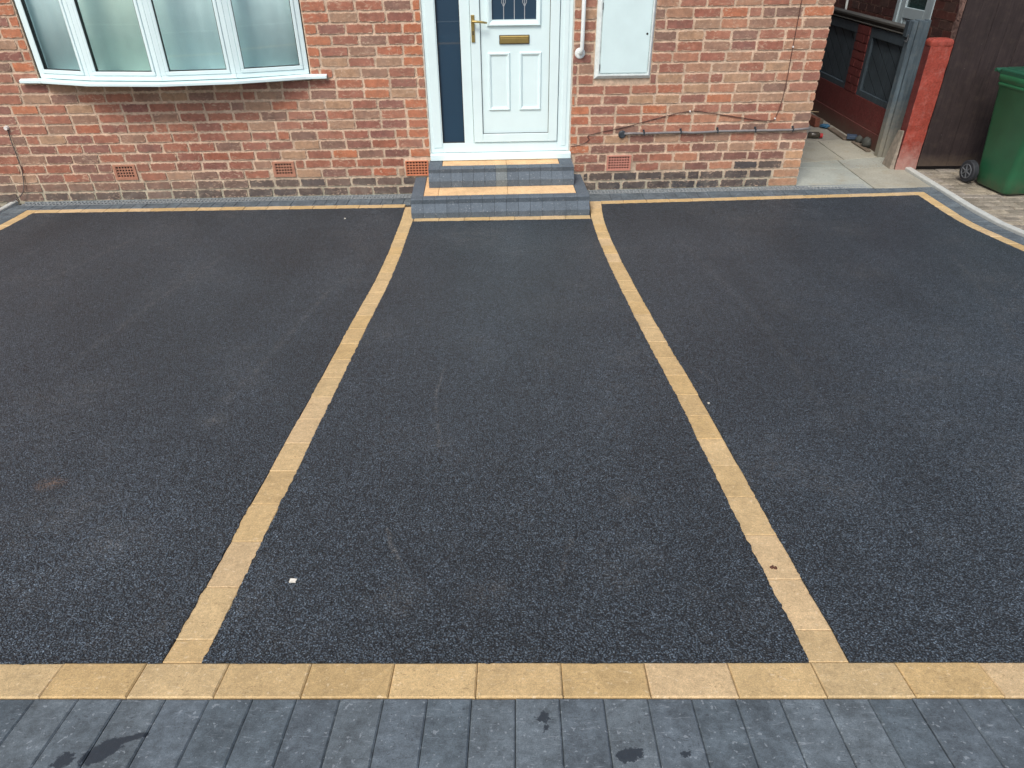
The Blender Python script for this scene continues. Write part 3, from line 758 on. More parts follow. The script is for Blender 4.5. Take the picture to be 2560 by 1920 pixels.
for i in range(4):
    a, b = FR[i], FR[i + 1]
    sof.hexa([WP(a[0], a[1] * .9, .432), WP(b[0], b[1] * .9, .432), WP(b[0], -.1, .432), WP(a[0], -.1, .432), WP(a[0], a[1] * .9, .4445), WP(b[0], b[1] * .9, .4445), WP(b[0], -.1, .4445), WP(a[0], -.1, .4445)])
sof.build('soffit', M_upvc, window)
bd = MB(); bd.wbox(WS[0] + .02, WS[1] - .02, -.215, -.03, .485, .505); bd.build('window_board', M_upvc, window)
cur = tag(None, '', '') if False else None
cm = MB(); n = 420; prev = None
for i in range(n + 1):
    s = -3.62 + 2.17 * i / n
    off = .012 * sin(s * 62 + 1.5 * sin(s * 5.3)) + .008 * sin(s * 23 + 2) 
    gap = .0
    t = (WP(s, -.06 + off * .12, 1.7), WP(s + .004 * sin(s * 40), -.06 + off * .14, .512 + .003 * sin(s * 9)))
    if prev: cm.face([prev[1], t[1], t[0], prev[0]])
    prev = t
co = cm.build('net_curtain', M_curtain, smooth=True)
co.modifiers.new('solid', 'SOLIDIFY').thickness = .002
tag(co, 'pale net curtain hanging in folds behind the bow window', 'curtain')

# ---- front door set
fr = MB(); T_ = 1.83
fr.wbox(DS[0] + .004, -.352, -.07, -.004, -.195, T_ - .004); fr.wbox(.668, DS[1] - .004, -.07, -.004, -.195, T_ - .004)
fr.wbox(-.158, -.076, -.07, -.004, -.113, T_ - .06)
fr.wbox(-.352, .668, -.07, -.004, T_ - .06, T_ - .004)
fr.wbox(-.352, .668, -.07, -.004, -.195, -.113)
fr.wbox(DS[0] + .03, -.36, -.0035, .002, -.15, T_ - .03); fr.wbox(.70, DS[1] - .035, -.0035, .002, -.15, T_ - .03)
dframe = fr.build('door_frame', M_upvc, house, bevel=.004)
ds = MB(); ds.hexa([WP(-.468, .045, -.253), WP(.788, .045, -.253), WP(.788, -.06, -.253), WP(-.468, -.06, -.253), WP(-.468, .045, -.205), WP(.788, .045, -.205), WP(.788, -.003, -.197), WP(-.468, -.003, -.197)])
ds.build('threshold', M_upvc, dframe, bevel=.003)
sg = MB(); sg.wbox(-.347, -.163, -.045, -.035, -.108, T_ - .065); o = sg.build('sidelight_glass', M_side, dframe)
sb = MB()
for a in ((-.352, -.347, -.113, T_ - .06), (-.163, -.158, -.113, T_ - .06), (-.347, -.163, -.113, -.108)): sb.wbox(a[0], a[1], -.05, -.012, a[2], a[3])
sb.build('gasket', M_gasket, dframe)
lf = MB()
lf.wbox(-.073, .006, -.05, .010, -.107, T_ - .065); lf.wbox(.585, .662, -.05, .010, -.107, T_ - .065)
lf.wbox(.006, .585, -.05, .010, -.107, -.036); lf.wbox(.006, .585, -.05, .010, T_ - .14, T_ - .065)
door = lf.build('door', M_upvc, house, bevel=.004)
dg = MB()
for a in ((.006, .010, -.036, T_ - .14), (.581, .585, -.036, T_ - .14), (.010, .581, -.036, -.032)): dg.wbox(a[0], a[1], -.04, .0025, a[2], a[3])
dg.build('gasket', M_gasket, door)
pn = MB()
G0, G1, GZ0, GZ1 = .104, .470, .862, 1.58
pn.wbox(.010, G0, -.04, -.006, -.032, T_ - .14); pn.wbox(G1, .581, -.04, -.006, -.032, T_ - .14)
pn.wbox(G0, G1, -.04, -.006, -.032, GZ0); pn.wbox(G0, G1, -.04, -.006, GZ1, T_ - .14)
pn.build('panel', M_upvc_panel, door)
def moulding(mb, s0, s1, z0, z1, wd, h, base, inner=-.002):
    """picture-frame moulding, bevelled section"""
    prof = [(0, 0), (wd * .28, h), (wd * .55, h * .9), (wd, inner)]
    def ring(p): return [(s0 + p, z0 + p), (s1 - p, z0 + p), (s1 - p, z1 - p), (s0 + p, z1 - p)]
    for (p0, h0), (p1, h1) in zip(prof[:-1], prof[1:]):
        r0 = ring(p0); r1 = ring(p1)
        for i in range(4):
            j = (i + 1) % 4
            mb.face([WP(r0[i][0], base + h0, r0[i][1]), WP(r0[j][0], base + h0, r0[j][1]), WP(r1[j][0], base + h1, r1[j][1]), WP(r1[i][0], base + h1, r1[i][1])])
ml = MB()
moulding(ml, .062, .512, .811, 1.63, .044, .020, -.006, .004)
moulding(ml, .064, .254, .156, .622, .034, .013, -.006); moulding(ml, .328, .519, .156, .622, .034, .013, -.006)
ml.build('moulding', M_upvc_panel, door)
gl = MB(); gl.wbox(G0, G1, -.03, -.022, GZ0, GZ1); gp = gl.build('glass', M_side, door)
ld = MB()
for sx in (.203, .2905, .374): ld.wbox(sx - .003, sx + .003, -.0218, -.0195, GZ0, GZ1 - .1)
for sx in (.203, .374):
    for k in (-1, 1): ld.tube([WP(sx, -.0205, .955), WP(sx + k * .016, -.0205, .985), WP(sx + k * .012, -.0205, 1.03)], .003, 6)
ld.build('lead_strip', M_lead, gp)
lp = MB(); lp.wbox(.163, .414, -.006, .001, .681, .750, mi=1); lp.wbox(.168, .409, .001, .007, .686, .745); lp.wbox(.176, .401, .007, .010, .6905, .728)
lp.tube([WP(.174, .009, .737), WP(.403, .009, .737)], .004, 8)
lp.build('letter_plate', [M_brass, M_dark_metal], door, bevel=.0025)
hd = MB(); hd.wbox(-.065, -.037, .010, .019, .700, .902); hd.tube([WP(-.051, .015, .857), WP(-.051, .055, .857)], .010, 10)
hd.tube([WP(-.055, .056, .858), WP(-.02, .060, .857), WP(.03, .058, .852), WP(.064, .050, .846)], [.009, .0095, .009, .007], 10)
hd.wbox(-.056, -.046, .019, .022, .755, .785, mi=1)
hd.build('handle', [M_brass, M_dark_metal], door, bevel=.002)
for e0, e1 in ((DS[0] - .006, DS[0] + .003), (DS[1] - .003, DS[1] + .007)):
    se = MB(); se.wbox(e0, e1, -.02, .004, -.2, 1.83); se.build('mastic_seal', M_seal, dframe)

# ------------------------------------------------------------------ fixtures on the front wall
gr = MB(); s0 = .846
pts = [WP(s0 - .008, .0, .610), WP(s0 - .006, .035, .612), WP(s0 - .002, .056, .622), WP(s0, .062, .645), WP(s0 + .001, .062, .8), WP(s0 + .001, .062, 1.15), WP(s0, .056, 1.175), WP(s0, .03, 1.185), WP(s0, 0, 1.187)]
rail = thing('grab_rail', 'white tubular grab rail with round wall flange right of the front door', 'grab rail', WP(s0, .0, .60), A)
gr.tube(pts, .0165, 14); gr.build('rail', M_paint_white, rail, smooth=True)
for z in (.606, 1.187):
    fl = MB(); fl.tube([WP(s0 - .008, .006, z), WP(s0 - .008, .012, z), WP(s0 - .008, .016, z)], [.043, .042, .034], 24); fl.build('flange', M_paint_white, rail)

mbx = thing('meter_box', 'white plastic meter cupboard with keyhole on the brick wall', 'meter box', WP(1.206, 0, .40), A)
o0, o1, i0, i1 = (.965, 1.447, .403, 1.10), (.985, 1.430, .425, 1.085), 0, 0
mf = MB()
def ring4(a, d): return [WP(a[0], d, a[2]), WP(a[1], d, a[2]), WP(a[1], d, a[3]), WP(a[0], d, a[3])]
secs = [ring4((.965, 1.447, .403, 1.10), -.002), ring4((.967, 1.445, .405, 1.098), .012), ring4((.992, 1.428, .430, 1.075), .034), ring4((1.002, 1.420, .440, 1.065), .034), ring4((1.003, 1.419, .441, 1.064), .018)]
for a, b in zip(secs[:-1], secs[1:]):
    for i in range(4):
        j = (i + 1) % 4; mf.face([a[i], a[j], b[j], b[i]])
mf.face(ring4((1.003, 1.419, .441, 1.064), .018))
mf.build('frame', M_meter_frame, mbx)
md = MB(); md.wbox(1.013, 1.413, .0185, .030, .450, 1.055); mdo = md.build('door', M_meter, mbx, bevel=.004)
hh = MB(); hh.tube([WP(1.388, .030, .748), WP(1.388, .0312, .748)], .009, 14); hh.build('keyhole', M_void, mdo)
for z in (.47, .93):
    hi = MB(); hi.wbox(1.003, 1.009, .028, .036, z, z + .05); hi.build('hinge', M_rim, mdo)

cd = thing('cable_conduit', 'thin grey conduit clipped along the right of the wall from a black junction cap', 'conduit', WP(2.1, 0, -.06), A)
tb = MB(); cz = [(1.262, .022, -.052), (1.33, .022, -.050), (1.438, .020, -.053), (1.6, .022, -.050), (1.769, .021, -.048), (1.86, .022, -.054), (1.98, .022, -.052), (2.099, .021, -.046), (2.441, .021, -.046), (2.781, .021, -.046), (2.86, .022, -.040), (2.935, .02, -.036)]
tb.tube([WP(*q) for q in cz], .0105, 10); tb.build('pipe', M_pipe, cd, smooth=True)
cp_ = MB(); cp_.tube([WP(1.245, .006, -.060), WP(1.245, .016, -.060), WP(1.245, .024, -.060)], [.034, .034, .026], 20); cp_.build('cap', M_black, cd)
for s, z in ((1.438, -.045), (1.769, -.040), (2.099, -.038), (2.441, -.038), (2.781, -.038)):
    cl = MB(); cl.wbox(s - .006, s + .006, .006, .034, z - .022, z + .010); cl.wbox(s - .012, s + .004, .006, .020, z + .010, z + .024); cl.build('clip', M_black, cd, bevel=.002)

def cable(pts, r, mat, name, label, cat='cable'):
    mb = MB(); P3 = []
    for i in range(len(pts) - 1):
        p0 = Vector(pts[max(i - 1, 0)]); p1 = Vector(pts[i]); p2 = Vector(pts[i + 1]); p3 = Vector(pts[min(i + 2, len(pts) - 1)])
        for k in range(6):
            t = k / 6; P3.append(.5 * ((2 * p1) + (-p0 + p2) * t + (2 * p0 - 5 * p1 + 4 * p2 - p3) * t * t + (-p0 + 3 * p1 - 3 * p2 + p3) * t ** 3))
    P3.append(Vector(pts[-1])); mb.tube([WP(q.x, q.z, q.y) for q in P3], r, 6)
    return tag(mb.build(name, mat, smooth=True), label, cat)
cable([(2.639, 1.5, .013), (2.639, .976, .013), (2.640, .632, .012), (2.642, .384, .013), (2.634, .209, .013), (2.601, .054, .013), (2.544, .036, .014), (2.441, .043, .014), (2.023, .107, .013), (1.83, .127, .012), (1.523, .067, .013), (1.304, .012, .014), (.96, -.059, .013), (.951, -.10, .013), (.886, -.143, .012), (.79, -.156, .01)],
      .0034, M_cable, 'wall_cable', 'thin brown cable looping down the right side of the brick wall')
for s, z, w_ in ((2.640, .632, 'on the upright run of brown cable'), (2.601, .054, 'where the brown cable turns along the wall'), (1.83, .127, 'at the peak of the sloping brown cable')):
    nl = MB(); nl.tube([WP(s, .004, z), WP(s, .02, z)], .0075, 8); tag(nl.build('cable_clip', M_nail), 'small white cable clip ' + w_, 'cable clip', 'cable clips on the front wall')
cable([(-4.062, .078, .014), (-4.068, -.034, .014), (-4.068, -.211, .014), (-4.085, -.342, .018), (-4.125, -.458, .03), (-4.20, -.520, .05), (-4.29, -.552, .06)], .0045, M_cable2, 'hanging_cable', 'dark loose cable hanging down the brickwork at the far left')
nl = MB(); nl.tube([WP(-4.065, .004, .088), WP(-4.065, .03, .088)], [.02, .016], 8); tag(nl.build('cable_plug', M_nail), 'pale blob of filler where the left cable leaves the wall', 'cable plug')

# ------------------------------------------------------------------ doorstep
step = thing('front_doorstep', 'two charcoal block steps with buff stone inlays below the white door', 'doorstep', WP(.14, .33, GL), A)
def scol(): 
    k = rnd.uniform(.93, 1.07); return (.100 * k, .128 * k, .155 * k)
def kerb_step(name, s0, s1, d0, D, zb, zt, odd=None, inl=None, joints=(), sidew=.1):
    mb = MB(); n = round((s1 - s0) / .1); st = (s1 - s0) / n; H = zt - zb
    prof = [(D, zb), (D, zb + H * .36), (D - .046, zb + H * .74), (D - .040, zt - .005), (D - .045, zt)]
    inner = D - .128
    for i in range(n):
        a = s0 + i * st + .0010; b = s0 + (i + 1) * st - .0010; c = (.15, .175, .18) if i == odd else scol()
        jd = rnd.uniform(-.001, .001)
        pts = [(inner, zb)] + [(d + jd, z) for d, z in prof] + [(inner, zt)]
        ra = [WP(a, d, z) for d, z in pts]; rb = [WP(b, d, z) for d, z in pts]
        m = len(pts)
        for j in range(m):
            k = (j + 1) % m; mb.face([ra[j], rb[j], rb[k], ra[k]], c)
        mb.face(list(reversed(ra)), c); mb.face(rb, c)
    # return blocks down both sides
    for sg, sa, sb_ in ((-1, s0 + .0, s0 + sidew), (1, s1 - sidew, s1)):
        d = inner - .001; 
        while d > d0 + .01:
            e = max(d - .2, d0)
            c = scol(); mb.wbox(sa + .001 if sg < 0 else sa, sb_ if sg < 0 else sb_ - .001, e + .001, d - .0005, zb, zt - rnd.uniform(0, .001), c); d = e
    mb.wbox(s0 + sidew + .001, s1 - sidew - .001, d0, inner - .001, zb, zt - .02, (.05, .05, .05))
    o = mb.build(name, M_step, step)
    il = MB(); xs = [s0 + sidew + .003] + list(joints) + [s1 - sidew - .003]
    for a, b in zip(xs[:-1], xs[1:]):
        c = rnd.choice([(.74, .50, .27), (.76, .52, .29), (.72, .47, .25)])
        il.wbox(a + .001, b - .0015, d0 + .003, inner - .003, zt - .0195, zt - .002, c)
    il.build('inlay', M_buff, o, bevel=.002)
    return o
kerb_step('lower_step', -.617, .890, .0, .668, GL - .01, -.408, joints=(-.39, .205))
kerb_step('upper_step', -.478, .792, .0, .322, -.408, -.256, odd=6, joints=(.205,), sidew=.115)

# ------------------------------------------------------------------ channel drains
def drain(s0, s1, lab):
    t = thing('channel_drain', lab, 'drain', WP((s0 + s1) / 2, DF / 2, GL), A, 'channel drains along the foot of the house wall')
    ch = MB(); ch.wbox(s0, s1, .002, DF - .001, -.592, -.584); ch.build('channel', M_void, t)
    g = MB(); g.wbox(s0, s1, .004, .013, -.585, GL + .001); g.wbox(s0, s1, DF - .011, DF - .002, -.585, GL + .001); g.wbox(s0, s1, DF / 2 - .004, DF / 2 + .004, -.580, GL - .001)
    s = s0 + .01
    while s < s1 - .01:
        zz = GL - .002 - rnd.uniform(0, .001)
        for k, (da, db, sh) in enumerate(((.013, DF / 2 - .004, .010), (DF / 2 + .004, DF - .011, -.010))):
            o_ = .006 * (k == 1)
            g.hexa([WP(s + o_ + sh, db, zz - .012), WP(s + o_ + sh + .009, db, zz - .012), WP(s + o_ + .009, da, zz - .012), WP(s + o_, da, zz - .012), WP(s + o_ + sh, db, zz), WP(s + o_ + sh + .009, db, zz), WP(s + o_ + .009, da, zz), WP(s + o_, da, zz)])
        s += .033
    g.build('grating', M_drain, t)
drain(-4.16, -.625, 'dark slotted channel drain along the wall under the bow window')
drain(.90, 3.57, 'dark slotted channel drain along the wall right of the doorstep')

# ------------------------------------------------------------------ side passage: boundary wall, panels, post, pier
XW = 4.17
bw = thing('boundary_wall', 'low dark red wall topped with navy boarded panels beside the passage', 'wall', (XW + .1, 8.0, GL), 0)
w1 = MB(); 
def XT(s, d, z): return Vector((XW - d, 11.0 - s, z))        # s runs towards the viewer
w1.box(XW, XW + .2, 6.57, 11.4, GL - .02, -.135); 
w1.box(XW - .012, XW, 6.57, 11.4, GL - .02, -.40)
w1.build('wall', M_dredwall, bw, bevel=.004)
for y0 in (7.47, 9.35):
    pr = MB(); pr.box(XW + .010, XW + .19, y0 + .006, y0 + .324, -.134, .555)
    for i in range(8):
        z0 = -.134 + i * .086
        a, b = (0, 1) if i % 2 else (0, 1)
        js = [0, .115, .33] if i % 2 else [0, .215, .33]
        for p0, p1 in zip(js[:-1], js[1:]):
            brick_face(pr, lambda s, d, z: Vector((XW + .002 - d, y0 + .33 - s, z)), p0 + .005, p1 - .005, z0 + .005, z0 + .081, (.12, .028, .027))
    pr.build('pier', M_dredwall, bw)
def panel(y0, y1, lab):
    f = MB(); x0, x1 = XW + .004, XW + .065
    f.box(x0, x1, y0, y1, -.134, -.075); f.box(x0, x1, y0, y1, .46, .555); f.box(x0, x1, y0, y0 + .06, -.075, .46); f.box(x0, x1, y1 - .07, y1, -.075, .46)
    t = f.build('timber_panel', M_navy, bw, bevel=.003); t['label'] = lab
    b = MB(); Y0, Y1, Z0, Z1 = y0 + .06, y1 - .07, -.075, .46
    b.box(XW + .050, XW + .058, Y0, Y1, Z0, Z1, mi=1)                     # near-black backing, gap shade put into its colour
    # diagonal boards clipped to the opening
    wd = .262; slope = .62                                            # dz/dy
    def clip(poly, f_):
        out = []
        for i in range(len(poly)):
            p, q = poly[i], poly[(i + 1) % len(poly)]; a, c = f_(p), f_(q)
            if a >= 0: out.append(p)
            if a * c < 0: t_ = a / (a - c); out.append((p[0] + (q[0] - p[0]) * t_, p[1] + (q[1] - p[1]) * t_))
        return out
    k = Y0 - 2.0
    while k < Y1 + .2:
        poly = [(k + .010, Z0 - .5), (k + wd - .010, Z0 - .5), (k + wd - .010 + 1.6 / slope, Z0 + 1.1), (k + .010 + 1.6 / slope, Z0 + 1.1)]
        for f_ in (lambda p: p[0] - Y0, lambda p: Y1 - p[0], lambda p: p[1] - Z0, lambda p: Z1 - p[1]):
            if poly: poly = clip(poly, f_)
        if len(poly) >= 3:
            F = [Vector((XW + .032, p[0], p[1])) for p in poly]; B = [Vector((XW + .034, p[0], p[1])) for p in poly]
            b.face(F)
            for i in range(len(F)): b.face([F[i], B[i], B[(i + 1) % len(F)], F[(i + 1) % len(F)]])
        k += wd
    b.build('boards', [M_navy, M_void], t)
panel(6.60, 7.471, 'navy panel of diagonal boards between the brick pier and the grey post')
panel(7.798, 9.34, 'navy panel of diagonal boards beyond the brick pier, half hidden by the house corner')
cp2 = MB(); cp2.box(XW - .012, XW + .10, 6.56, 11.3, .612, .634); cp2.box(XW + .018, XW + .09, 6.56, 11.3, .556, .611)
cp2.tube([(XW - .004, 6.50, .572), (XW - .004, 11.3, .572)], .007, 8)
cp2.build('coping', M_coping, bw, bevel=.004)

post = thing('gate_post', 'tall grey-blue painted timber gate post with worn foot in the passage', 'post', (4.2, 6.49, GL), 0)
pm = MB(); pm.box(4.098, 4.142, 6.450, 6.535, GL - .01, .715); pm.box(4.146, 4.190, 6.436, 6.54, GL - .01, .722); pm.box(4.194, 4.228, 6.442, 6.535, GL - .01, .716); pm.box(4.232, 4.266, 6.455, 6.53, GL - .01, .722)
pm.build('planks', M_post, post, bevel=.003)
lt = MB(); lt.box(4.062, 4.096, 6.46, 6.53, .575, .715); lt.build('keep', M_navy, post, bevel=.003)
lb_ = MB(); lb_.tube([(4.075, 6.445, .60), (4.083, 6.45, .555), (4.075, 6.455, .535), (4.060, 6.45, .545)], .006, 8); lb_.build('latch', M_rim, post)

pier = thing('gate_pier', 'bright red painted brick pier with rounded cap by the brown fence', 'pier', (4.19, 6.17, GL), 0)
PX0, PX1, PY0, PY1 = 4.084, 4.287, 6.0, 6.115
pb = MB(); rz = [GL - .02, -.46, -.44, -.33, -.31, -.20, -.14, -.06, .02, .10, .18, .26, .34, .42, .50, .56]
rr = random.Random(3)
rings = []
for z in rz:
    j = [rr.uniform(-.003, .003) for _ in range(6)]; e = .006 if z < -.33 else 0
    if -.215 < z < -.19: e = -.006
    rings.append([(PX0 - e + j[0], PY0 - e + j[1], z), ((PX0 + PX1) / 2, PY0 - e - .002 + j[2], z), (PX1 + j[3], PY0 + j[4] - e * .5, z), (PX1, PY1, z), (PX0, PY1, z)])
pb.prism(rings, None); 
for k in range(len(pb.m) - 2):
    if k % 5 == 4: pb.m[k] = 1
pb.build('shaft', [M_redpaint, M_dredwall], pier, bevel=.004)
cpn = MB(); cx, cy = (PX0 + PX1) / 2, (PY0 + PY1) / 2; hx, hy = (PX1 - PX0) / 2 + .005, (PY1 - PY0) / 2 + .005
rings = []
for (k, z) in ((.97, .555), (1.0, .562), (1.0, .590), (.95, .603), (.8, .612), (.4, .617)):
    rings.append([(cx + hx * k * math.copysign(abs(cos(t)) ** .22, cos(t)), cy + hy * k * math.copysign(abs(sin(t)) ** .22, sin(t)), z + .003 * sin(t * 5)) for t in [2 * pi * i / 28 for i in range(28)]])
cpn.prism(rings, None); cpn.build('cap', M_redpaint, pier, smooth=True)
ft = MB(); ft.hexa([Vector(q) for q in ((4.035, 6.02, GL - .01), (4.079, 6.012, GL - .01), (4.079, 6.22, GL - .01), (4.045, 6.22, GL - .01), (4.070, 6.03, -.20), (4.079, 6.02, -.19), (4.079, 6.14, -.21), (4.072, 6.13, -.22))]); tag(ft.build('mortar_haunch', M_conc, bevel=.012), 'rough grey mortar lump at the left foot of the red pier', 'mortar lump')

bf = MB()
x = 4.294; k = 0; 
while x < 7.2:
    wd = .142; bf.box(x + .0006, x + wd - .0006, 6.00 + (k % 2) * .0015, 6.022, GL + .028, 1.42); x += wd; k += 1
bft = thing('brown_board_fence', 'tall dark brown vertical board fence behind the green bin', 'fence', (5.7, 6.01, GL), 0)
bf.build('boards', M_brownfence, bft, bevel=.0015)
br_ = MB(); br_.box(4.3, 7.2, 6.0235, 6.06, .1, .19); br_.box(4.3, 7.2, 6.0235, 6.06, 1.1, 1.19); br_.build('rail', M_brownfence, bft)

# ------------------------------------------------------------------ neighbour's house
NX = 4.80
nh = thing('neighbour_house', 'dark brick side wall of the house next door with a grey door', 'house', (NX + 1, 9.5, GL), 0)
nw_ = MB()
def NT(s, d, z): return Vector((NX - d, s, z))
NCOL = [(.105, .038, .030), (.085, .034, .030), (.12, .045, .035), (.075, .036, .032), (.09, .05, .042)]
for i in range(58):
    z0 = ZB + i * .0845 + .02; s = 6.95 - (i % 2) * .115; 
    while s < 14:
        a, b = max(s, 6.95), min(s + .23, 14)
        segs = [(a, b)]
        if z0 + .0845 * .6 < 1.58:
            segs = []
            if a < 7.495: segs.append((a, min(b, 7.495)))
            if b > 8.345: segs.append((max(a, 8.345), b))
        for p0, p1 in segs:
            if p1 - p0 > .035: brick_face(nw_, NT, p0 + .004, p1 - .004, z0 + .004, z0 + .0805, rnd.choice(NCOL), dd=.003, rag=.0012)
        s += .23
for (a, b, z0, z1) in ((6.95, 7.5, -.6, 4.4), (7.5, 8.34, 1.6, 4.4), (8.34, 14, -.6, 4.4), (7.5, 8.34, -.6, -.42)): nw_.box(NX, NX + .2, a, b, z0, z1, mi=1)
nw_.box(NX + .21, NX + 3.2, 6.95, 7.15, -.6, 4.4, mi=1)
nw_.build('wall', [M_nbrick, M_nmortar], nh)
ed = MB(); rings = []
for i in range(34):
    z = -.5 + i * .09; j = [rr.uniform(-.012, .012) for _ in range(6)]
    rings.append([(NX - .012 + j[0], 6.88 + j[1], z), (NX + .09, 6.87 + j[2], z), (NX + .10, 6.945, z), (NX - .004, 7.02 + j[3] * 1.5, z), (NX - .014 + j[4] * .5, 6.96, z)])
ed.prism(rings, None); ed.build('render_edge', M_render, nh)
nf = MB()
def nbx(mb, y0, y1, d0, d1, z0, z1): mb.box(NX - d1, NX - d0, y0, y1, z0, z1)
nbx(nf, 8.265, 8.34, -.06, .01, -.42, 1.6); nbx(nf, 7.5, 7.575, -.06, .01, -.42, 1.6); nbx(nf, 7.575, 8.265, -.06, .01, 1.53, 1.6)
nfo = nf.build('door_frame', M_greydoor, nh, bevel=.004)
nd_ = MB()
nbx(nd_, 8.15, 8.262, -.05, -.006, -.41, 1.52); nbx(nd_, 7.578, 7.69, -.05, -.006, -.41, 1.52); nbx(nd_, 7.69, 8.15, -.05, -.006, .575, .685); nbx(nd_, 7.69, 8.15, -.05, -.006, 1.4, 1.52); nbx(nd_, 7.69, 8.15, -.05, -.018, -.30, .575); nbx(nd_, 7.69, 8.15, -.05, -.006, -.41, -.30)
nbx(nd_, 7.75, 8.09, -.017, -.008, .50, .53); nbx(nd_, 7.75, 8.09, -.017, -.008, -.25, -.22); nbx(nd_, 7.75, 7.78, -.017, -.008, -.22, .50); nbx(nd_, 8.06, 8.09, -.017, -.008, -.22, .50)
nbx(nd_, 7.83, 8.01, -.017, -.004, -.15, .44)
ndo = nd_.build('door', M_greydoor, nh, bevel=.004)
ng = MB(); nbx(ng, 7.69, 8.15, -.04, -.03, .685, 1.4); ng.build('glass', M_dglass, ndo)
npp = MB(); npp.tube([(NX - .035, 9.69, 3.5), (NX - .035, 9.69, .60), (NX - .03, 9.69, .50), (NX - .02, 9.69, .46)], [.016, .016, .012, .004], 10)
tag(npp.build('overflow_pipe', M_paint_white), 'narrow white pipe running down the neighbouring dark brick wall', 'pipe')

# ------------------------------------------------------------------ wheelie bin
BA = radians(7); BX, BY = 4.865, 5.395
bin_ = thing('wheelie_bin', 'green two-wheeled rubbish bin standing against the brown fence', 'wheelie bin', (BX, BY, GL), BA)
def BT(x, y, z): return Vector((BX + x * cos(BA) - y * sin(BA), BY + x * sin(BA) + y * cos(BA), GL + z))
def rrect(hx, hy, r, cy=0, n=6):
    out = []
    for (sx, sy, a0) in ((1, -1, -pi / 2), (1, 1, 0), (-1, 1, pi / 2), (-1, -1, pi)):
        for k in range(n + 1):
            a = a0 + pi / 2 * k / n; out.append((sx * (hx - r) + r * cos(a), cy + sy * (hy - r) + r * sin(a)))
    return out
bb = MB(); secs = []
for (z, hx, hy, cy, r) in ((.004, .205, .20, .0, .05), (.02, .215, .208, 0, .055), (.10, .222, .218, 0, .055), (.88, .272, .292, -.02, .06), (.90, .285, .302, -.02, .055), (.955, .288, .305, -.02, .055), (.955, .270, .288, -.02, .05), (.9, .262, .28, -.02, .05)):
    secs.append([BT(x, y, z) for x, y in rrect(hx, hy, r, cy)])
bb.prism(secs, None, cap=True); bb.build('body', M_bin, bin_, smooth=True)
rbm = MB()                                                          # moulded ribs under the rim, on front and sides
def bl_at(z): return .222 + (z - .10) * (.272 - .222) / .78, .218 + (z - .10) * (.292 - .218) / .78, -.02 * (z - .10) / .78
for z0_ in (.845,):
    secs = []
    for z in (z0_, z0_ + .012, z0_ + .03, z0_ + .035):
        hx, hy, cy_ = bl_at(min(z, .88)); k = .010 if z in (z0_ + .012, z0_ + .03) else .001
        secs.append([BT(x, y, z) for x, y in rrect(hx + k, hy + k, .06, cy_)])
    rbm.prism(secs, None, cap=False)
rbm.build('rib', M_bin, bin_, smooth=True)
ldm = MB(); secs = []
for (z, hx, hy, r) in ((.945, .288, .308, .05), (.978, .290, .312, .05), (.985, .285, .305, .05), (.990, .262, .282, .05), (.998, .255, .275, .05), (1.000, .20, .22, .05)):
    secs.append([BT(x, y, z) for x, y in rrect(hx, hy, r, -.022)])
ldm.prism(secs, None); lid = ldm.build('lid', M_bin_lid, bin_, bevel=.004)
lr = MB()
for sx in (-.12, .12): lr.hexa([BT(sx - .03, -.25, 1.0), BT(sx + .03, -.25, 1.0), BT(sx + .03, .20, 1.0), BT(sx - .03, .20, 1.0), BT(sx - .025, -.24, 1.008), BT(sx + .025, -.24, 1.008), BT(sx + .025, .19, 1.008), BT(sx - .025, .19, 1.008)])
lr.build('ridge', M_bin_lid, lid)
lh = MB(); lh.tube([BT(-.27, .335, .965), BT(.27, .335, .965)], .016, 10)
for sx in (-.25, 0, .25): lh.tube([BT(sx, .28, .95), BT(sx, .335, .965)], .014, 8)
lh.build('handle', M_bin_lid, bin_)
ax = MB(); ax.tube([BT(-.27, .225, .10), BT(.27, .225, .10)], .012, 8); ax.build('axle', M_rim, bin_)
for sx in (-1, 1):
    wt_ = MB(); wt_.tube([BT(sx * .252, .225, .10), BT(sx * .260, .225, .10), BT(sx * .300, .225, .10), BT(sx * .308, .225, .10)], [.092, .10, .10, .092], 32)
    wh = wt_.build('wheel', M_rubber, bin_)
    rm = MB(); xo = sx * .3095
    for k in range(6):
        a = k * pi / 3 + .3; rm.tube([BT(xo, .225 + .015 * cos(a), .10 + .015 * sin(a)), BT(xo, .225 + .058 * cos(a), .10 + .058 * sin(a))], .006, 6)
    rm.tube([BT(xo, .225 + .062 * cos(t), .10 + .062 * sin(t)) for t in [2 * pi * i / 24 for i in range(25)]], .005, 6, cap=False)
    rm.tube([BT(sx * .306, .225, .10), BT(sx * .318, .225, .10)], .016, 12); rm.build('rim', M_rim, wh)

# ------------------------------------------------------------------ debris in the passage
def plank(x0, y0, x1, y1, w_, h, mat, name, lab, z=0, cat='plank'):
    a = Vector((x0, y0)); b = Vector((x1, y1)); t = (b - a).normalized() ; n = Vector((-t.y, t.x)) * w_ / 2
    q = [a - n, b - n, b + n, a + n]; mb = MB()
    if (q[1] - q[0]).cross(q[3] - q[0]) < 0: q = q[::-1]
    mb.hexa([(p.x, p.y, GL + z) for p in q] + [(p.x, p.y, GL + z + h) for p in q]); return tag(mb.build(name, mat, bevel=.004), lab, cat)
plank(3.93, 7.76, 3.80, 8.9, .06, .10, M_woodred, 'timber_offcut', 'reddish timber board lying on edge against the house side of the passage')
plank(3.985, 7.78, 3.88, 8.9, .05, .085, M_woodgrey, 'timber_offcut', 'pale timber strip lying behind the reddish board')
plank(4.045, 7.14, 4.06, 7.66, .075, .02, M_woodgrey, 'timber_offcut', 'flat weathered board between the blue rag and the blue slate')
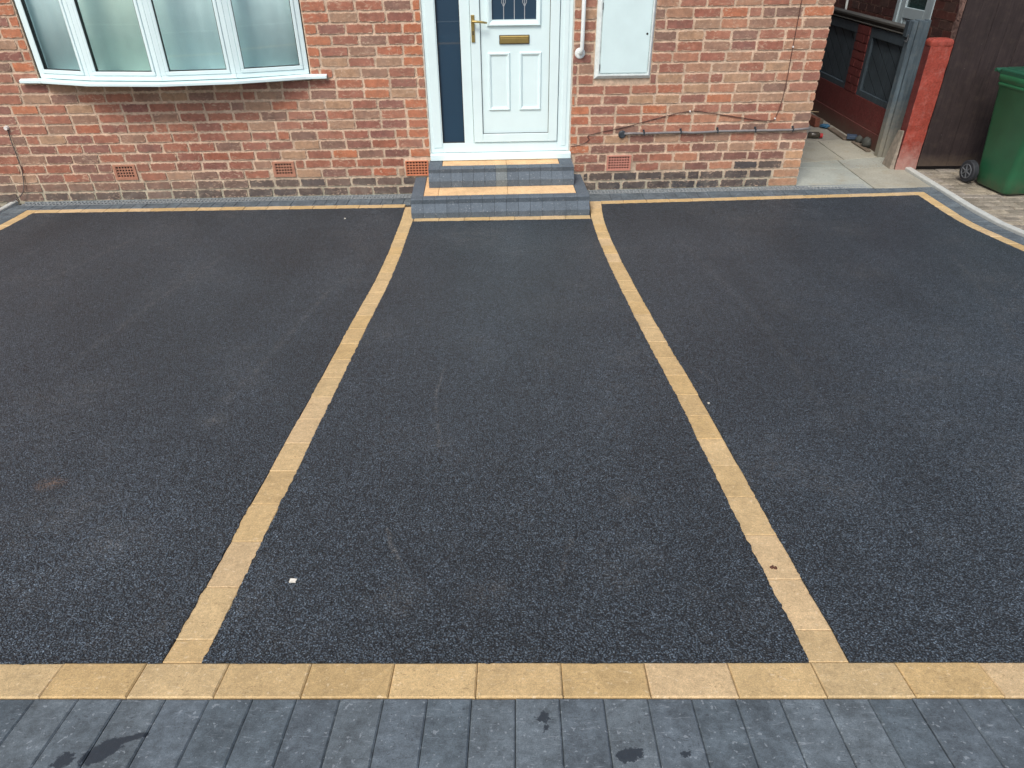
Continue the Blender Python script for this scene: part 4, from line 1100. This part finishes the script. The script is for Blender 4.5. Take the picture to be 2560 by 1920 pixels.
plank(4.085, 6.64, 4.085, 7.04, .05, .018, M_woodgrey, 'timber_offcut', 'short weathered board nearest the grey gate post')
plank(4.05, 7.16, 4.15, 7.12, .11, .035, M_slate, 'slate_offcut', 'dark blue slate block lying at the foot of the boundary wall', .02, 'slate')
def lump(x, y, rx, ry, rz_, mat, name, lab, cat, seed=0, crumple=.2):
    mb = MB(); n, m = 16, 10; rings = []
    for i in range(1, m):
        ph = pi * i / m; rings.append([])
        for k in range(n):
            th = 2 * pi * k / n; d = Vector((sin(ph) * cos(th), sin(ph) * sin(th), -cos(ph)))
            f = 1 + crumple * noise.noise(d * 2.2 + Vector((seed, 0, 0))); rings[-1].append((x + rx * d.x * f, y + ry * d.y * f, GL + rz_ * (1 + d.z * f) * .98))
    mb.prism(rings, None); return tag(mb.build(name, mat, smooth=True), lab, cat)
lump(4.02, 7.74, .05, .07, .018, M_blue, 'blue_rag', 'crumpled bright blue rag on the passage floor', 'rag', 3, .9)
lump(4.115, 6.99, .036, .045, .045, M_stone, 'rounded_stone', 'smaller dark rounded stone against the passage wall', 'stone', 1)
lump(4.118, 6.80, .045, .062, .058, M_stone, 'rounded_stone', 'larger dark rounded stone near the grey gate post', 'stone', 2)
bt = thing('plastic_bottle', 'dark squat bottle with a red cap lying on the passage slabs', 'bottle', (3.72, 7.24, GL), 0)
bm = MB(); bm.tube([(3.645, 7.255, GL + .034), (3.65, 7.254, GL + .034), (3.755, 7.236, GL + .034), (3.775, 7.232, GL + .03)], [.028, .034, .034, .02], 14); bm.build('body', M_bottle, bt, smooth=True)
bc = MB(); bc.tube([(3.772, 7.233, GL + .030), (3.802, 7.228, GL + .030)], .026, 16); bc.build('cap', M_red, bt, bevel=.003)
tw = MB(); 
for a, b in (((3.72, 8.2, GL + .02), (3.90, 7.95, GL + .17)), ((3.74, 7.95, GL + .15), (3.98, 7.92, GL + .14)), ((3.87, 7.96, GL + .15), (3.87, 7.98, GL + .22))): tw.tube([a, b], .005, 6)
tag(tw.build('dry_twig', M_straw), 'pale dry twig propped behind the house corner', 'twig')

# ------------------------------------------------------------------ scraps on the tarmac
def scrap(x, y, w_, l, name, mat, lab, cat, a=0, h=.004):
    mb = MB(); q = [(-w_, -l), (w_ * .95, -l * 1.05), (w_ * 1.02, l), (-w_ * .9, l * .92)]
    P4 = [(x + p[0] * cos(a) - p[1] * sin(a), y + p[0] * sin(a) + p[1] * cos(a)) for p in q]
    mb.hexa([(p[0], p[1], gz(p[1]) + .0045) for p in P4] + [(p[0], p[1], gz(p[1]) + .0045 + h + .002 * (i % 2)) for i, p in enumerate(P4)])
    return tag(mb.build(name, mat), lab, cat)
scrap(-.332, .289, .0095, .007, 'paper_scrap', M_litter, 'small cream scrap of paper on the middle tarmac strip', 'litter', .0, .003)
scrap(1.107, 1.378, .0035, .0035, 'pebble', M_litter, 'tiny white pebble on the tarmac beside the right buff band', 'pebble', .4)
scrap(-1.146, 4.655, .006, .005, 'pebble', M_litter, 'pale chip on the left tarmac bay close to the house', 'pebble', .1)
lfm = MB()
for dx, dy, r in ((0, 0, .0055), (.010, -.002, .006), (.004, .004, .003)): lfm.tube([(1.030 + dx, .345 + dy, gz(.345) + .002), (1.030 + dx, .345 + dy, gz(.345) + .006)], [r, r * .6], 8)
tag(lfm.build('dead_leaf', M_leaf), 'curled dark brown leaf fragment on the right buff band', 'leaf')

# loose grit: in the passage, along the drain, on the neighbour's paving edge
gt = MB(); rg = random.Random(11)
def grit(x, y, z, r):
    v = [Vector((x + rg.uniform(-r, r) * .6 + r * cos(t), y + r * sin(t), z + (r * .7 if k % 2 else 0))) for k, t in enumerate([0, 1.2, 2.2, 3.3, 4.4, 5.4])]
    c = Vector((x, y, z + r * 1.1)); 
    for i in range(6): gt.face([v[i], v[(i + 1) % 6], c])
for _ in range(420):
    z = rg.random()
    if z < .35: x = 2.95 + abs(rg.gauss(0, .1)); y = rg.uniform(5.9, 7.6)
    elif z < .6: x = rg.uniform(3.6, 4.15); y = 6.12 + rg.gauss(0, .06)
    elif z < .8: x = 4.12 - abs(rg.gauss(0, .07)); y = rg.uniform(6.1, 8)
    else: x = rg.uniform(2.95, 4.1); y = rg.uniform(5.45, 7.5)
    grit(x, y, GL - .003, rg.uniform(.002, .0065))
for _ in range(160):
    y = rg.uniform(3.2, 5.9); x = 4.25 + abs(rg.gauss(0, .035)); grit(x, y, gz(y) - .014, rg.uniform(.003, .009))
o = gt.build('loose_grit', M_pebble); o['kind'] = 'stuff'; o['label'] = 'loose grit and mortar crumbs'; o['category'] = 'grit'
